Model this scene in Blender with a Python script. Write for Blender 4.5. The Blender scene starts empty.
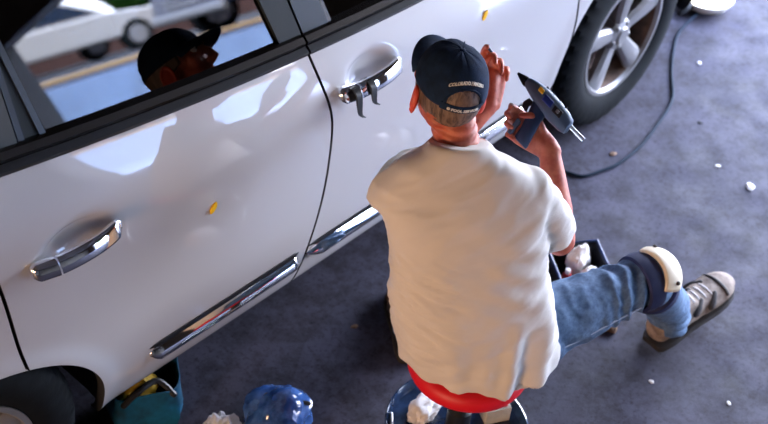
import bpy, bmesh, math, random
import numpy as np
from mathutils import Vector, Matrix, noise, Euler
random.seed(7)
S = bpy.context.scene
COL = S.collection
PI = math.pi

# ------------------------------------------------------------------ camera
cam_d = bpy.data.cameras.new('camera'); cam = bpy.data.objects.new('camera', cam_d); COL.objects.link(cam)
yaw, pitch, roll = math.radians(51.782), math.radians(-41.292), math.radians(6.115)
fw = Vector((math.sin(yaw)*math.cos(pitch), math.cos(yaw)*math.cos(pitch), math.sin(pitch)))
r0 = fw.cross(Vector((0, 0, 1))).normalized(); u0 = r0.cross(fw)
CR = math.cos(roll)*r0 + math.sin(roll)*u0
CU = -math.sin(roll)*r0 + math.cos(roll)*u0
cam.matrix_world = Matrix(((CR.x, CU.x, -fw.x, -1.985), (CR.y, CU.y, -fw.y, -1.817), (CR.z, CU.z, -fw.z, 2.922), (0, 0, 0, 1)))
cam_d.sensor_width = 36.0; cam_d.lens = 1285.8/768*36; cam_d.clip_start = .05; cam_d.clip_end = 400
cam_d.dof.use_dof = True; cam_d.dof.focus_distance = 3.05; cam_d.dof.aperture_fstop = 3.4
S.camera = cam

# ------------------------------------------------------------------ world, sun, lamps, exposure
W = bpy.data.worlds.new('sky'); S.world = W; W.use_nodes = True
nt = W.node_tree; nt.nodes.clear()
wo = nt.nodes.new('ShaderNodeOutputWorld'); bg = nt.nodes.new('ShaderNodeBackground')
tc = nt.nodes.new('ShaderNodeTexCoord'); sp = nt.nodes.new('ShaderNodeSeparateXYZ'); rmp = nt.nodes.new('ShaderNodeValToRGB')
nt.links.new(tc.outputs['Generated'], sp.inputs[0]); nt.links.new(sp.outputs['Z'], rmp.inputs[0])
rmp.color_ramp.elements[0].position = 0.0; rmp.color_ramp.elements[0].color = (.87, .90, 1.0, 1)
rmp.color_ramp.elements[1].position = .8; rmp.color_ramp.elements[1].color = (.50, .62, 1.0, 1)
nt.links.new(rmp.outputs[0], bg.inputs[0]); bg.inputs[1].default_value = 16.5
nt.links.new(bg.outputs[0], wo.inputs[0])

sun_d = bpy.data.lights.new('sun', 'SUN'); sun = bpy.data.objects.new('sun', sun_d); COL.objects.link(sun)
sun_d.energy = 30.0; sun_d.angle = math.radians(.6); sun_d.color = (1, .95, .86)
sun.rotation_euler = Vector((.25, -.56, -.80)).to_track_quat('-Z', 'Y').to_euler()

def area(name, loc, rot, sx, sy, energy, color, portal=False):
    d = bpy.data.lights.new(name, 'AREA'); o = bpy.data.objects.new(name, d); COL.objects.link(o)
    d.shape = 'RECTANGLE'; d.size = sx; d.size_y = sy; d.energy = energy; d.color = color
    o.location = loc; o.rotation_euler = rot
    if portal: d.cycles.is_portal = True
    return o
# the open garage door and the side door let the sky in (portals: sampling hints only)
area('front_door_portal', (3.48, -1.2, 1.15), (0, PI/2, 0), 2.3, 3.5, 1, (1, 1, 1), True)
area('side_door_portal', (3.48, -5.77, 1.33), (0, PI/2, 0), 2.66, 3.05, 1, (1, 1, 1), True)
# unseen low fill lamp, added left of and behind the camera for warmth
area('warm_fill_lamp', (-5.75, -1.35, .85), Vector((5.7, .75, .05)).to_track_quat('-Z', 'Y').to_euler(), 1.4, .8, 112, (1, .62, .38))
S.view_settings.view_transform = 'Standard'; S.view_settings.look = 'None'
S.view_settings.gamma = 1; S.view_settings.use_curve_mapping = False
S.view_settings.exposure = 0.9

# ------------------------------------------------------------------ materials
def srgb(r, g, b):
    f = lambda c: (c/255/12.92) if c/255 <= .04045 else ((c/255+.055)/1.055)**2.4
    return (f(r), f(g), f(b), 1)
MATS = {}
def mat(name, col, rough=.5, metal=0, coat=0, noise_scale=0, noise_amt=.15, bump=0, bump_scale=None, spec=.5, sss=0, trans=0, alpha=1, emit=0, col2=None, aniso=None, sheen=0, coat_rough=.03, ior=None):
    m = bpy.data.materials.new(name); m.use_nodes = True
    n = m.node_tree; b = n.nodes['Principled BSDF']
    b.inputs['Base Color'].default_value = col; b.inputs['Roughness'].default_value = rough
    b.inputs['Metallic'].default_value = metal; b.inputs['Coat Weight'].default_value = coat
    b.inputs['Coat Roughness'].default_value = coat_rough
    b.inputs['Specular IOR Level'].default_value = spec
    b.inputs['Transmission Weight'].default_value = trans; b.inputs['Alpha'].default_value = alpha
    b.inputs['Sheen Weight'].default_value = sheen
    if ior: b.inputs['IOR'].default_value = ior
    if sss:
        b.inputs['Subsurface Weight'].default_value = sss; b.inputs['Subsurface Radius'].default_value = (1, .35, .2)
        b.inputs['Subsurface Scale'].default_value = .008
    if emit:
        b.inputs['Emission Color'].default_value = col; b.inputs['Emission Strength'].default_value = emit
    if noise_scale or bump:
        t = n.nodes.new('ShaderNodeTexCoord')
        mp = n.nodes.new('ShaderNodeMapping'); n.links.new(t.outputs['Object'], mp.inputs[0])
        if aniso: mp.inputs['Scale'].default_value = aniso
    if noise_scale:
        nz = n.nodes.new('ShaderNodeTexNoise'); nz.inputs['Scale'].default_value = noise_scale; nz.inputs['Detail'].default_value = 6
        nz.inputs['Roughness'].default_value = .65
        n.links.new(mp.outputs[0], nz.inputs['Vector'])
        cr = n.nodes.new('ShaderNodeValToRGB'); n.links.new(nz.outputs['Fac'], cr.inputs[0])
        c2 = col2 or tuple(c*(1-noise_amt*2) for c in col[:3])+(1,)
        cr.color_ramp.elements[0].position = .35; cr.color_ramp.elements[0].color = c2
        cr.color_ramp.elements[1].position = .62; cr.color_ramp.elements[1].color = col
        n.links.new(cr.outputs[0], b.inputs['Base Color'])
    if bump:
        nb = n.nodes.new('ShaderNodeTexNoise'); nb.inputs['Scale'].default_value = bump_scale or 200; nb.inputs['Detail'].default_value = 3
        n.links.new(mp.outputs[0], nb.inputs['Vector'])
        bp = n.nodes.new('ShaderNodeBump'); bp.inputs['Strength'].default_value = bump; bp.inputs['Distance'].default_value = .002
        n.links.new(nb.outputs['Fac'], bp.inputs['Height']); n.links.new(bp.outputs[0], b.inputs['Normal'])
    MATS[name] = m
    return m
mat('white_paint', (.50, .50, .52, 1), .42, 0, 1.0, coat_rough=.015, spec=.5)
MATS['white_paint'].node_tree.nodes['Principled BSDF'].inputs['Coat IOR'].default_value = 1.75
mat('chrome', (.80, .81, .84, 1), .05, 1)
mat('black_trim', (.012, .013, .016, 1), .28, 0, .3)
mat('dark_metal_trim', (.10, .09, .085, 1), .25, 1)
mat('pillar_gloss', (.018, .023, .026, 1), .6, 0, .0, spec=.2)
mat('pillar_grey', (.055, .06, .062, 1), .5, spec=.3)
mat('black_void', (.006, .006, .007, 1), .8)
mat('black_plastic', (.012, .013, .015, 1), .45, bump=.15, bump_scale=300)
mat('rubber', (.005, .007, .009, 1), .75, spec=.15, bump=.3, bump_scale=120, noise_scale=20, noise_amt=.2)
mat('alloy', (.30, .295, .30, 1), .42, .6, noise_scale=8, noise_amt=.08)
mat('brake_rust', (.13, .075, .05, 1), .7, .2, noise_scale=18, noise_amt=.3)
mat('seat_cloth', (.016, .017, .020, 1), .85, bump=.2)
mat('shirt', (.72, .675, .63, 1), .9, 0, bump=.25, bump_scale=900, noise_scale=5, noise_amt=.03, sheen=.15)
mat('denim', srgb(92, 120, 152), .85, noise_scale=70, noise_amt=.2, col2=srgb(62, 88, 122), bump=.35, bump_scale=700)
mat('denim_dark', srgb(38, 70, 120), .85, bump=.35, bump_scale=700)
mat('denim_stitch', srgb(150, 165, 190), .8)
mat('skin', srgb(200, 112, 84), .52, sss=.12, noise_scale=26, col2=srgb(168, 72, 54), bump=.35, bump_scale=90)
mat('ear_skin', srgb(216, 84, 66), .5, sss=.2)
mat('hair', srgb(128, 104, 90), .6, noise_scale=120, noise_amt=.3, col2=srgb(60, 44, 38), bump=.9, bump_scale=160, aniso=(1, 1, .12))
mat('cap_cloth', srgb(24, 44, 72), .9, noise_scale=30, noise_amt=.22, bump=.25, bump_scale=600, spec=.2)
mat('cap_white', srgb(225, 222, 215), .7)
mat('eye_white', srgb(230, 225, 220), .2); mat('eye_dark', srgb(40, 30, 24), .2)
mat('boot', srgb(158, 142, 128), .75, noise_scale=18, noise_amt=.3, col2=srgb(92, 74, 62), bump=.4, bump_scale=150)
mat('boot_dark', srgb(52, 48, 48), .7); mat('boot_sole', srgb(40, 36, 34), .8, noise_scale=30)
mat('boot_brown', srgb(96, 66, 44), .7, noise_scale=20, noise_amt=.25)
mat('pad_navy', srgb(12, 24, 70), .7, bump=.3, bump_scale=400)
mat('pad_cream', srgb(222, 208, 180), .45, noise_scale=9, noise_amt=.06)
mat('red_vinyl', srgb(222, 16, 34), .5, 0, .0, bump=.12, bump_scale=220)
mat('gun_grey', srgb(78, 98, 122), .5, bump=.15, bump_scale=400)
mat('gun_blue', srgb(30, 52, 84), .5)
mat('yellow', srgb(246, 190, 22), .45)
mat('label_blue', srgb(36, 62, 150), .35); mat('glue_stick', srgb(206, 214, 222), .25, trans=.4)
mat('tab_blue', srgb(26, 50, 92), .35)
mat('white_rag', srgb(232, 226, 222), .9, bump=.4, bump_scale=300)
mat('red_plastic', srgb(200, 30, 32), .4); mat('tote_black', srgb(16, 20, 28), .5); mat('tote_blue', srgb(20, 48, 104), .4)
mat('tray_plastic', srgb(44, 66, 100), .16, 0, .6, noise_scale=11, noise_amt=.4, col2=srgb(12, 18, 30), bump=.5, bump_scale=20)
mat('box_card', srgb(196, 188, 172), .8, noise_scale=10)
mat('blue_plastic', srgb(84, 134, 214), .16, 0, .5, noise_scale=9, noise_amt=.35, col2=srgb(26, 54, 112), trans=.2)
mat('teal_cloth', srgb(10, 98, 136), .6, noise_scale=12, noise_amt=.3)
mat('yellow_dull', srgb(196, 158, 30), .7, noise_scale=12)
mat('clear_plastic', (.92, .95, 1, 1), .06, trans=.45, ior=1.3)
mat('chip_white', srgb(240, 240, 240), .6); mat('chip_dark', srgb(40, 38, 44), .8); mat('chip_brown', srgb(120, 92, 70), .8)
mat('cord', srgb(16, 34, 50), .7, spec=.15); mat('steel', srgb(150, 150, 150), .35, .9)
mat('lamp_shell', srgb(245, 243, 228), .4)
mat('pavement_blue', (.010, .022, .055, 1), .9, noise_scale=4, noise_amt=.15)
mat('wall_blue', (.20, .29, .46, 1), .9, noise_scale=3, noise_amt=.05)
mat('wall_paint', (.10, .10, .10, 1), .9, noise_scale=3, noise_amt=.05); mat('ceiling_paint', (.10, .10, .10, 1), .9, noise_scale=3)
mat('asphalt', (.028, .03, .036, 1), .9, noise_scale=30, noise_amt=.2); mat('apron', (.16, .18, .24, 1), .9, noise_scale=6, noise_amt=.15)
mat('tan_concrete', (.30, .19, .08, 1), .9, noise_scale=8, noise_amt=.1); mat('lawn', (.035, .09, .012, 1), .9, noise_scale=14, noise_amt=.3)
mat('brick_red', (.07, .028, .022, 1), .85, noise_scale=12, noise_amt=.25)
mat('leaf', (.035, .13, .012, 1), .6, noise_scale=9, noise_amt=.35, bump=.5, bump_scale=30); mat('bark', (.07, .045, .03, 1), .9, noise_scale=10)
mat('auto_white', (.36, .35, .34, 1), .3, 0, .6); mat('auto_navy', (.012, .02, .05, 1), .25, 0, .8); mat('auto_glass', (.01, .02, .04, 1), .06)
mat('auto_blue', (.02, .09, .30, 1), .3, 0, .7)

# glowing lamp face
m = mat('lamp_glow', (1, .95, .80, 1), .5, emit=6)
# concrete floor: tone patches, stains, specks, fine relief
def concrete():
    m = bpy.data.materials.new('shop_concrete'); m.use_nodes = True; n = m.node_tree; b = n.nodes['Principled BSDF']
    t = n.nodes.new('ShaderNodeTexCoord')
    def nz(scale, detail=6, rough=.6):
        x = n.nodes.new('ShaderNodeTexNoise'); x.inputs['Scale'].default_value = scale; x.inputs['Detail'].default_value = detail; x.inputs['Roughness'].default_value = rough
        n.links.new(t.outputs['Object'], x.inputs['Vector']); return x
    def ramp(src, p0, c0, p1, c1):
        r = n.nodes.new('ShaderNodeValToRGB'); n.links.new(src, r.inputs[0])
        r.color_ramp.elements[0].position = p0; r.color_ramp.elements[0].color = c0
        r.color_ramp.elements[1].position = p1; r.color_ramp.elements[1].color = c1; return r
    def mul(a, c, fac=1):
        x = n.nodes.new('ShaderNodeMix'); x.data_type = 'RGBA'; x.blend_type = 'MULTIPLY'; x.inputs[0].default_value = fac
        n.links.new(a, x.inputs[6]); n.links.new(c, x.inputs[7]); return x.outputs[2]
    b.inputs['Specular IOR Level'].default_value = .25
    base = ramp(nz(2.2).outputs['Fac'], .3, (.040, .039, .057, 1), .7, (.061, .058, .086, 1)).outputs[0]
    c = mul(base, ramp(nz(9, 8, .75).outputs['Fac'], .36, (.48, .46, .43, 1), .56, (1.12, 1.12, 1.12, 1)).outputs[0])
    c = mul(c, ramp(nz(55, 4, .7).outputs['Fac'], .30, (.42, .41, .40, 1), .48, (1, 1, 1, 1)).outputs[0])
    vor = n.nodes.new('ShaderNodeTexVoronoi'); vor.inputs['Scale'].default_value = 26; n.links.new(t.outputs['Object'], vor.inputs['Vector'])
    c = mul(c, ramp(vor.outputs['Distance'], .06, (.45, .42, .42, 1), .13, (1, 1, 1, 1)).outputs[0], .8)
    n.links.new(c, b.inputs['Base Color'])
    r = ramp(nz(7).outputs['Fac'], .3, (.60, .60, .60, 1), .7, (.85, .85, .85, 1)); n.links.new(r.outputs[0], b.inputs['Roughness'])
    bp = n.nodes.new('ShaderNodeBump'); bp.inputs['Strength'].default_value = .35; bp.inputs['Distance'].default_value = .004
    n.links.new(nz(40, 8, .7).outputs['Fac'], bp.inputs['Height']); n.links.new(bp.outputs[0], b.inputs['Normal'])
    MATS['concrete'] = m
concrete()
# tinted car glass: mirror by Fresnel over a dark see-through tint
def glassmat():
    m = bpy.data.materials.new('tinted_glass'); m.use_nodes = True; n = m.node_tree; n.nodes.clear()
    o = n.nodes.new('ShaderNodeOutputMaterial'); mx = n.nodes.new('ShaderNodeMixShader')
    tr = n.nodes.new('ShaderNodeBsdfTransparent'); tr.inputs[0].default_value = (.16, .19, .22, 1)
    gl = n.nodes.new('ShaderNodeBsdfGlossy'); gl.inputs['Roughness'].default_value = .0; gl.inputs[0].default_value = (.95, .97, 1, 1)
    fr = n.nodes.new('ShaderNodeFresnel'); fr.inputs['IOR'].default_value = 1.7
    n.links.new(fr.outputs[0], mx.inputs[0]); n.links.new(tr.outputs[0], mx.inputs[1]); n.links.new(gl.outputs[0], mx.inputs[2]); n.links.new(mx.outputs[0], o.inputs[0])
    MATS['glass'] = m
glassmat()

# ------------------------------------------------------------------ helpers
class M:
    """collects shapes and links them as one mesh object"""
    def __init__(s): s.v = []; s.f = []
    def add(s, v, f):
        o = len(s.v); s.v += [tuple(p) for p in v]; s.f += [tuple(i+o for i in q) for q in f]; return s
    def rings(s, R, closed=True, cap0=True, cap1=True):
        n = len(R[0]); v = [p for r in R for p in r]; f = []
        for i in range(len(R)-1):
            for j in range(n if closed else n-1):
                k = (j+1) % n
                f.append((i*n+j, i*n+k, (i+1)*n+k, (i+1)*n+j))
        if cap0: f.append(tuple(range(n-1, -1, -1)))
        if cap1: f.append(tuple((len(R)-1)*n+j for j in range(n)))
        return s.add(v, f)
    def tube(s, pts, rad, n=12, round_ends=True):
        P = [Vector(p) for p in pts]; Rr = list(rad) if hasattr(rad, '__len__') else [rad]*len(P)
        T = []
        for i in range(len(P)):
            a = P[max(i-1, 0)]; b = P[min(i+1, len(P)-1)]; T.append((b-a).normalized())
        ref = Vector((0, 0, 1)) if abs(T[0].z) < .9 else Vector((1, 0, 0))
        X = T[0].cross(ref).normalized(); R = []
        def ring(c, t, x, r):
            y = t.cross(x); return [c + r*(math.cos(2*PI*k/n)*x + math.sin(2*PI*k/n)*y) for k in range(n)]
        if round_ends:
            for a in (80, 55, 28): R.append(ring(P[0]-T[0]*Rr[0]*math.sin(math.radians(a)), T[0], X, Rr[0]*math.cos(math.radians(a))))
        for i in range(len(P)):
            X = (X - T[i]*X.dot(T[i])).normalized(); R.append(ring(P[i], T[i], X, Rr[i]))
        if round_ends:
            for a in (28, 55, 80): R.append(ring(P[-1]+T[-1]*Rr[-1]*math.sin(math.radians(a)), T[-1], X, Rr[-1]*math.cos(math.radians(a))))
        return s.rings(R)
    def ell(s, c, r, rot=None, nu=20, nv=12):
        c = Vector(c); R = []
        for i in range(1, nv):
            a = -PI/2 + PI*i/nv; ring = []
            for j in range(nu):
                b = 2*PI*j/nu; p = Vector((r[0]*math.cos(a)*math.cos(b), r[1]*math.cos(a)*math.sin(b), r[2]*math.sin(a)))
                if rot is not None: p = rot @ p
                ring.append(c+p)
            R.append(ring)
        return s.rings(R)
    def lathe(s, prof, c=(0, 0, 0), n=48, axis='z', close=False):
        c = Vector(c); R = []
        for (r, h) in prof:
            ring = []
            for j in range(n):
                a = 2*PI*j/n
                p = {'z': Vector((r*math.cos(a), r*math.sin(a), h)), 'y': Vector((r*math.cos(a), h, r*math.sin(a)))}[axis]
                ring.append(c+p)
            R.append(ring)
        return s.rings(R, cap0=not close, cap1=not close)
    def box(s, c, d, rot=None, bev=0.0):
        c = Vector(c); hx, hy, hz = d[0]/2, d[1]/2, d[2]/2; b = min(bev, hx*.9, hy*.9, hz*.9)
        bm = bmesh.new(); bmesh.ops.create_cube(bm, size=1)
        for v in bm.verts: v.co = Vector((v.co.x*2*hx, v.co.y*2*hy, v.co.z*2*hz))
        if b: bmesh.ops.bevel(bm, geom=bm.edges[:], offset=b, segments=3, profile=.5, affect='EDGES')
        bm.verts.index_update()
        vs = [(rot @ v.co if rot is not None else v.co)+c for v in bm.verts]; fs = [tuple(v.index for v in f.verts) for f in bm.faces]
        bm.free(); return s.add(vs, fs)
    def plate(s, outline, d, origin=(0, 0, 0), ax=None):
        """extruded polygon outline [(a,b)...] along third axis by d; ax = (A,B,Nrm)"""
        A, B, N = ax or (Vector((1, 0, 0)), Vector((0, 1, 0)), Vector((0, 0, 1))); o = Vector(origin)
        n = len(outline); v = [o+A*p[0]+B*p[1]-N*d/2 for p in outline]+[o+A*p[0]+B*p[1]+N*d/2 for p in outline]
        f = [tuple(range(n-1, -1, -1)), tuple(range(n, 2*n))]+[(i, (i+1) % n, n+(i+1) % n, n+i) for i in range(n)]
        return s.add(v, f)
    def build(s, name, m, parent=None, smooth=True, bevel=0, sub=0, off=None, solid=0, sharp=40):
        me = bpy.data.meshes.new(name); v = s.v
        if off is not None: v = [(p[0]-off[0], p[1]-off[1], p[2]-off[2]) for p in v]
        me.from_pydata(v, [], s.f); me.update()
        bm = bmesh.new(); bm.from_mesh(me); bmesh.ops.recalc_face_normals(bm, faces=bm.faces); bm.to_mesh(me); bm.free()
        return put(name, me, m, parent, smooth, bevel, sub, solid, sharp)
def put(name, me, m, parent=None, smooth=True, bevel=0, sub=0, solid=0, sharp=40):
    o = bpy.data.objects.new(name, me); COL.objects.link(o)
    me.materials.append(MATS[m] if isinstance(m, str) else m)
    if smooth:
        me.polygons.foreach_set('use_smooth', [True]*len(me.polygons))
        if sharp: me.set_sharp_from_angle(angle=math.radians(sharp))
    if bevel:
        b = o.modifiers.new('bevel', 'BEVEL'); b.width = bevel; b.segments = 2; b.limit_method = 'ANGLE'; b.angle_limit = math.radians(35)
    if sub:
        q = o.modifiers.new('sub', 'SUBSURF'); q.levels = sub; q.render_levels = sub
    if solid:
        q = o.modifiers.new('solid', 'SOLIDIFY'); q.thickness = solid; q.offset = 0
    if parent: o.parent = parent
    return o
def tag(o, label, cat, group=None):
    o['label'] = label; o['category'] = cat
    if group: o['group'] = group
    return o
def thing(name, label, cat, loc=(0, 0, 0), rot=(0, 0, 0), group=None):
    o = bpy.data.objects.new(name, None); COL.objects.link(o); o.empty_display_size = .1
    o.location = loc; o.rotation_euler = rot
    return tag(o, label, cat, group)
def structure(o): o['kind'] = 'structure'; return o
def dup(root, loc, rot=None, label=None):
    def cp(o, par):
        c = o.copy(); COL.objects.link(c)
        if par: c.parent = par
        for ch in list(o.children): cp(ch, c)
        return c
    r = cp(root, None); r.location = loc
    if rot: r.rotation_euler = rot
    if label: r['label'] = label
    return r
def remesh(mm, voxel, smooth=4, fn=None):
    """fuse closed shapes into one continuous skin; fn(co, no) -> displacement along the normal"""
    me = bpy.data.meshes.new('tmp'); me.from_pydata(mm.v, [], mm.f); me.update()
    bm = bmesh.new(); bm.from_mesh(me); bmesh.ops.recalc_face_normals(bm, faces=bm.faces); bm.to_mesh(me); bm.free()
    o = bpy.data.objects.new('tmp', me); COL.objects.link(o)
    rm = o.modifiers.new('r', 'REMESH'); rm.mode = 'VOXEL'; rm.voxel_size = voxel
    dg = bpy.context.evaluated_depsgraph_get(); me2 = bpy.data.meshes.new_from_object(o.evaluated_get(dg))
    bpy.data.objects.remove(o); bpy.data.meshes.remove(me)
    n = len(me2.vertices); co = np.empty(n*3); me2.vertices.foreach_get('co', co); co = co.reshape(-1, 3)
    e = np.empty(len(me2.edges)*2, dtype=np.int64); me2.edges.foreach_get('vertices', e); e = e.reshape(-1, 2)
    deg = np.bincount(e.ravel(), minlength=n).astype(float)[:, None]
    for k in range(smooth):
        acc = np.zeros_like(co)
        for d in range(3):
            acc[:, d] = np.bincount(e[:, 0], co[e[:, 1], d], n)+np.bincount(e[:, 1], co[e[:, 0], d], n)
        co += (.6 if k % 2 == 0 else (-.35 if smooth > 6 else .5))*(acc/np.maximum(deg, 1)-co)
    me2.vertices.foreach_set('co', co.ravel()); me2.update()
    if fn is not None:
        no = np.empty(n*3); me2.vertices.foreach_get('normal', no); no = no.reshape(-1, 3)
        co = co + no*fn(co, no)[:, None]
        me2.vertices.foreach_set('co', co.ravel()); me2.update()
    me2.name = 'skin_mesh'
    return me2
def pnoise(P, f=(1, 1, 1), seed=0):
    return np.array([noise.noise(Vector((p[0]*f[0]+seed, p[1]*f[1]+seed*.7, p[2]*f[2]-seed*.3))) for p in P])
def ss(a, b, x): t = np.clip((x-a)/(b-a), 0, 1); return t*t*(3-2*t)
def spline(xs, ys):
    xs = np.array(xs, float); ys = np.array(ys, float); n = len(xs); h = np.diff(xs); A = np.zeros((n, n)); r = np.zeros(n); A[0, 0] = A[-1, -1] = 1
    for i in range(1, n-1):
        A[i, i-1] = h[i-1]; A[i, i] = 2*(h[i-1]+h[i]); A[i, i+1] = h[i]; r[i] = 6*((ys[i+1]-ys[i])/h[i]-(ys[i]-ys[i-1])/h[i-1])
    m = np.linalg.solve(A, r)
    def f(x):
        x = min(max(x, xs[0]), xs[-1]); i = min(max(int(np.searchsorted(xs, x)-1), 0), n-2); a = xs[i+1]-x; b = x-xs[i]
        return float((m[i]*a**3+m[i+1]*b**3)/(6*h[i])+(ys[i]/h[i]-m[i]*h[i]/6)*a+(ys[i+1]/h[i]-m[i+1]*h[i]/6)*b)
    return f
def smoothpath(pts, n=8):
    P = [Vector(p) for p in pts]; out = []
    for i in range(len(P)-1):
        a = P[max(i-1, 0)]; b = P[i]; c = P[i+1]; d = P[min(i+2, len(P)-1)]
        for k in range(n):
            t = k/n; out.append(.5*((2*b)+(c-a)*t+(2*a-5*b+4*c-d)*t*t+(3*b-a-3*c+d)*t**3))
    return out+[P[-1]]

# ------------------------------------------------------------------ setting: garage shell and the yard outside
def slab(name, x0, x1, y0, y1, z0, z1, m):
    return structure(M().box(((x0+x1)/2, (y0+y1)/2, (z0+z1)/2), (x1-x0, y1-y0, z1-z0)).build(name, m, smooth=False))
slab('floor', -6, 3.65, -9.15, 4, -.12, 0, 'concrete')
slab('ceiling', -6.2, 3.7, -9.2, 4.2, 3.9, 4.05, 'ceiling_paint')
slab('wall_left', -6.2, -6, -9.2, 4.2, 0, 3.9, 'wall_paint')
slab('wall_back', -6, 3.7, 4, 4.2, 0, 3.9, 'wall_paint')
# front wall with the wide roll-up opening the car faces and a narrower doorway beside it
fwm = M()
for (y0, y1, z0, z1) in ((-9.2, -7.3, 0, 3.9), (-7.3, -4.25, 2.66, 3.9), (-4.25, -2.95, 0, 3.9), (.55, 4.0, 0, 3.9), (-2.95, .55, 2.3, 3.9)):
    fwm.box((3.6, (y0+y1)/2, (z0+z1)/2), (.2, y1-y0, z1-z0))
structure(fwm.build('wall_front', 'wall_paint', smooth=False))
slab('wall_right', -6, 3.7, -9.2, -9.0, 0, 3.9, 'wall_paint')
slab('yard_ground', 3.6, 60, -9.0, 40, -.3, -.02, 'apron')
# the street side climbs away from the window
bx = Vector((1, 0, -.15)).normalized(); by = Vector((0, -1, .253)); by = -(by-bx*by.dot(bx)).normalized(); bz = bx.cross(by)
YT = Matrix(((bx.x, by.x, bz.x, 9), (bx.y, by.y, bz.y, -9.5), (bx.z, by.z, bz.z, 1.87), (0, 0, 0, 1)))
YROT = YT.to_3x3()
def bank(name, x0, x1, d0, d1, z0, z1, m):
    return structure(M().box((0, 0, 0), (x1-x0, d1-d0, z1-z0)).build(name, m, smooth=False)), (YT @ Matrix.Translation(((x0+x1)/2, -(d0+d1)/2, (z0+z1)/2)))
for args in (('retaining_wall', -30, 70, -.12, 0, -2.6, .0, 'wall_blue'), ('street_bank', -30, 70, .0, 60, -2.0, -.10, 'asphalt'), ('side_pavement', -30, 70, 0, 1.7, -.10, .0, 'pavement_blue'), ('tan_kerb', -30, 70, 1.7, 2.5, -.10, .04, 'tan_concrete'),
             ('brick_border', -30, 70, 15.5, 17, -.10, .35, 'brick_red'), ('lawn_strip', -30, 70, 17, 45, -.1, .2, 'lawn')):
    o_, mw = bank(*args); o_.matrix_world = mw

# ------------------------------------------------------------------ the white car
CB = Vector((.2, .95, 0))
car = thing('car', 'white four-door car parked across the garage beside the seated man', 'car', CB)
prof = spline([.20, .24, .27, .32, .38, .44, .55, .65, .75, .82, .88, .92, .95, .98, 1.01, 1.05, 1.09, 1.2],
              [.105, .055, .030, .010, -.002, -.008, -.012, -.014, -.015, -.015, -.013, -.006, .003, .015, .029, .049, .070, .13])
def zb(x): return 1.048-.07*x+.045*x*x if x < .9 else 1.048-.07*.9+.045*.81-.10*(x-.9)-.10*(x-.9)**2
AR = (-1.2, .37, .46, .305); AF = (1.655, .37, .505, .49)
def arch(x, A):
    d = (x-A[0])/A[2]
    return A[1]+A[3]*math.sqrt(1-d*d) if abs(d) < 1 else None
def bow(x): return .010*((x-.25)/1.1)**2+.035*max(0, abs(x-.25)-1.5)**2
HAND = [(-.787, .914), (.183, .915)]
def skin_y(x, z, dents=True):
    s = float(ss(.7, 1.0, z)); zz = z-(zb(x)-1.05)*s
    y = prof(zz)+bow(x)
    for A in (AR, AF):
        dx = (x-A[0])/A[2]; dz = (z-A[1])/A[3]; d = math.hypot(dx, dz)
        if dz > -.6 and d > .8: y -= .010*math.exp(-((d-1)/.10)**2)
    if dents:
        for hx, hz in HAND:
            q = ((x-hx-.012)/.082)**2+((z-hz-.006)/.046)**2
            if q < 4: y += .030*math.exp(-q*q*.9)
    return y
def gapfn(pts):
    zs = [p[0] for p in pts][::-1]; xs = [p[1] for p in pts][::-1]; return spline(zs, xs)
gB = gapfn([(1.25, -.03), (1.06, .0), (.95, .020), (.85, .041), (.73, .042), (.58, .025), (.486, .003), (.41, -.018), (.2, -.06)])
gR = gapfn([(1.3, -1.06), (1.15, -1.015), (.956, -.988), (.865, -.975), (.745, -.963), (.631, -.950), (.5, -.94), (.2, -.93)])
gF = gapfn([(1.2, 1.03), (1.05, 1.10), (.8, 1.20), (.61, 1.205), (.42, 1.15), (.2, 1.09)])
def zlo(x):
    for A in (AR, AF):
        a = arch(x, A)
        if a is not None: return max(.262, a)
    return .262
def panel(name, xL, xR, nx, nz, zhi=zb, gap=.0045, parent=car):
    bm = bmesh.new(); G = []
    for i in range(nx+1):
        u = i/nx; row = []
        for j in range(nz+1):
            v = j/nz; xx = xL(.7)*(1-u)+xR(.7)*u
            for _ in range(4):
                z = .262+(zhi(xx)-.262)*v; xx = (xL(z)+gap)*(1-u)+(xR(z)-gap)*u
            row.append(bm.verts.new((xx, 0, z)))
        G.append(row)
    for i in range(nx):
        for j in range(nz): bm.faces.new((G[i][j], G[i+1][j], G[i+1][j+1], G[i][j+1]))
    for A in (AR, AF):
        f = lambda v: math.hypot((v.co.x-A[0])/A[2], (v.co.z-A[1])/A[3]) if v.co.z > A[1] else abs(v.co.x-A[0])/A[2]
        dead = [q for q in bm.faces if all(f(v) < 1 for v in q.verts)]
        bmesh.ops.delete(bm, geom=dead, context='FACES')
        for v in bm.verts:
            d = f(v)
            if d < 1 and v.link_faces:
                if v.co.z > A[1]: v.co.x = A[0]+(v.co.x-A[0])/d; v.co.z = A[1]+(v.co.z-A[1])/d
                else: v.co.x = A[0]+(v.co.x-A[0])/d
    bmesh.ops.delete(bm, geom=[v for v in bm.verts if not v.link_faces], context='VERTS')
    for v in bm.verts: v.co.y = skin_y(v.co.x, v.co.z)
    ed = [e for e in bm.edges if e.is_boundary]
    top = bm.faces[:]
    q = bmesh.ops.extrude_edge_only(bm, edges=ed)
    for e in q['geom']:
        if isinstance(e, bmesh.types.BMVert): e.co.y += .03
    bmesh.ops.recalc_face_normals(bm, faces=bm.faces)
    if sum(f_.normal.y for f_ in top if f_.is_valid) > 0: bmesh.ops.reverse_faces(bm, faces=bm.faces)
    for v in bm.verts: v.co -= CB
    ts = set(f_ for f_ in top if f_.is_valid)
    for f_ in bm.faces: f_.material_index = 0 if f_ in ts else 1
    me = bpy.data.meshes.new(name); bm.to_mesh(me); bm.free()
    o = put(name, me, 'white_paint', parent, sharp=50); me.materials.append(MATS['black_void']); return o
rear_door = panel('rear_door', gR, gB, 120, 84)
front_door = panel('front_door', gB, gF, 130, 84)
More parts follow.
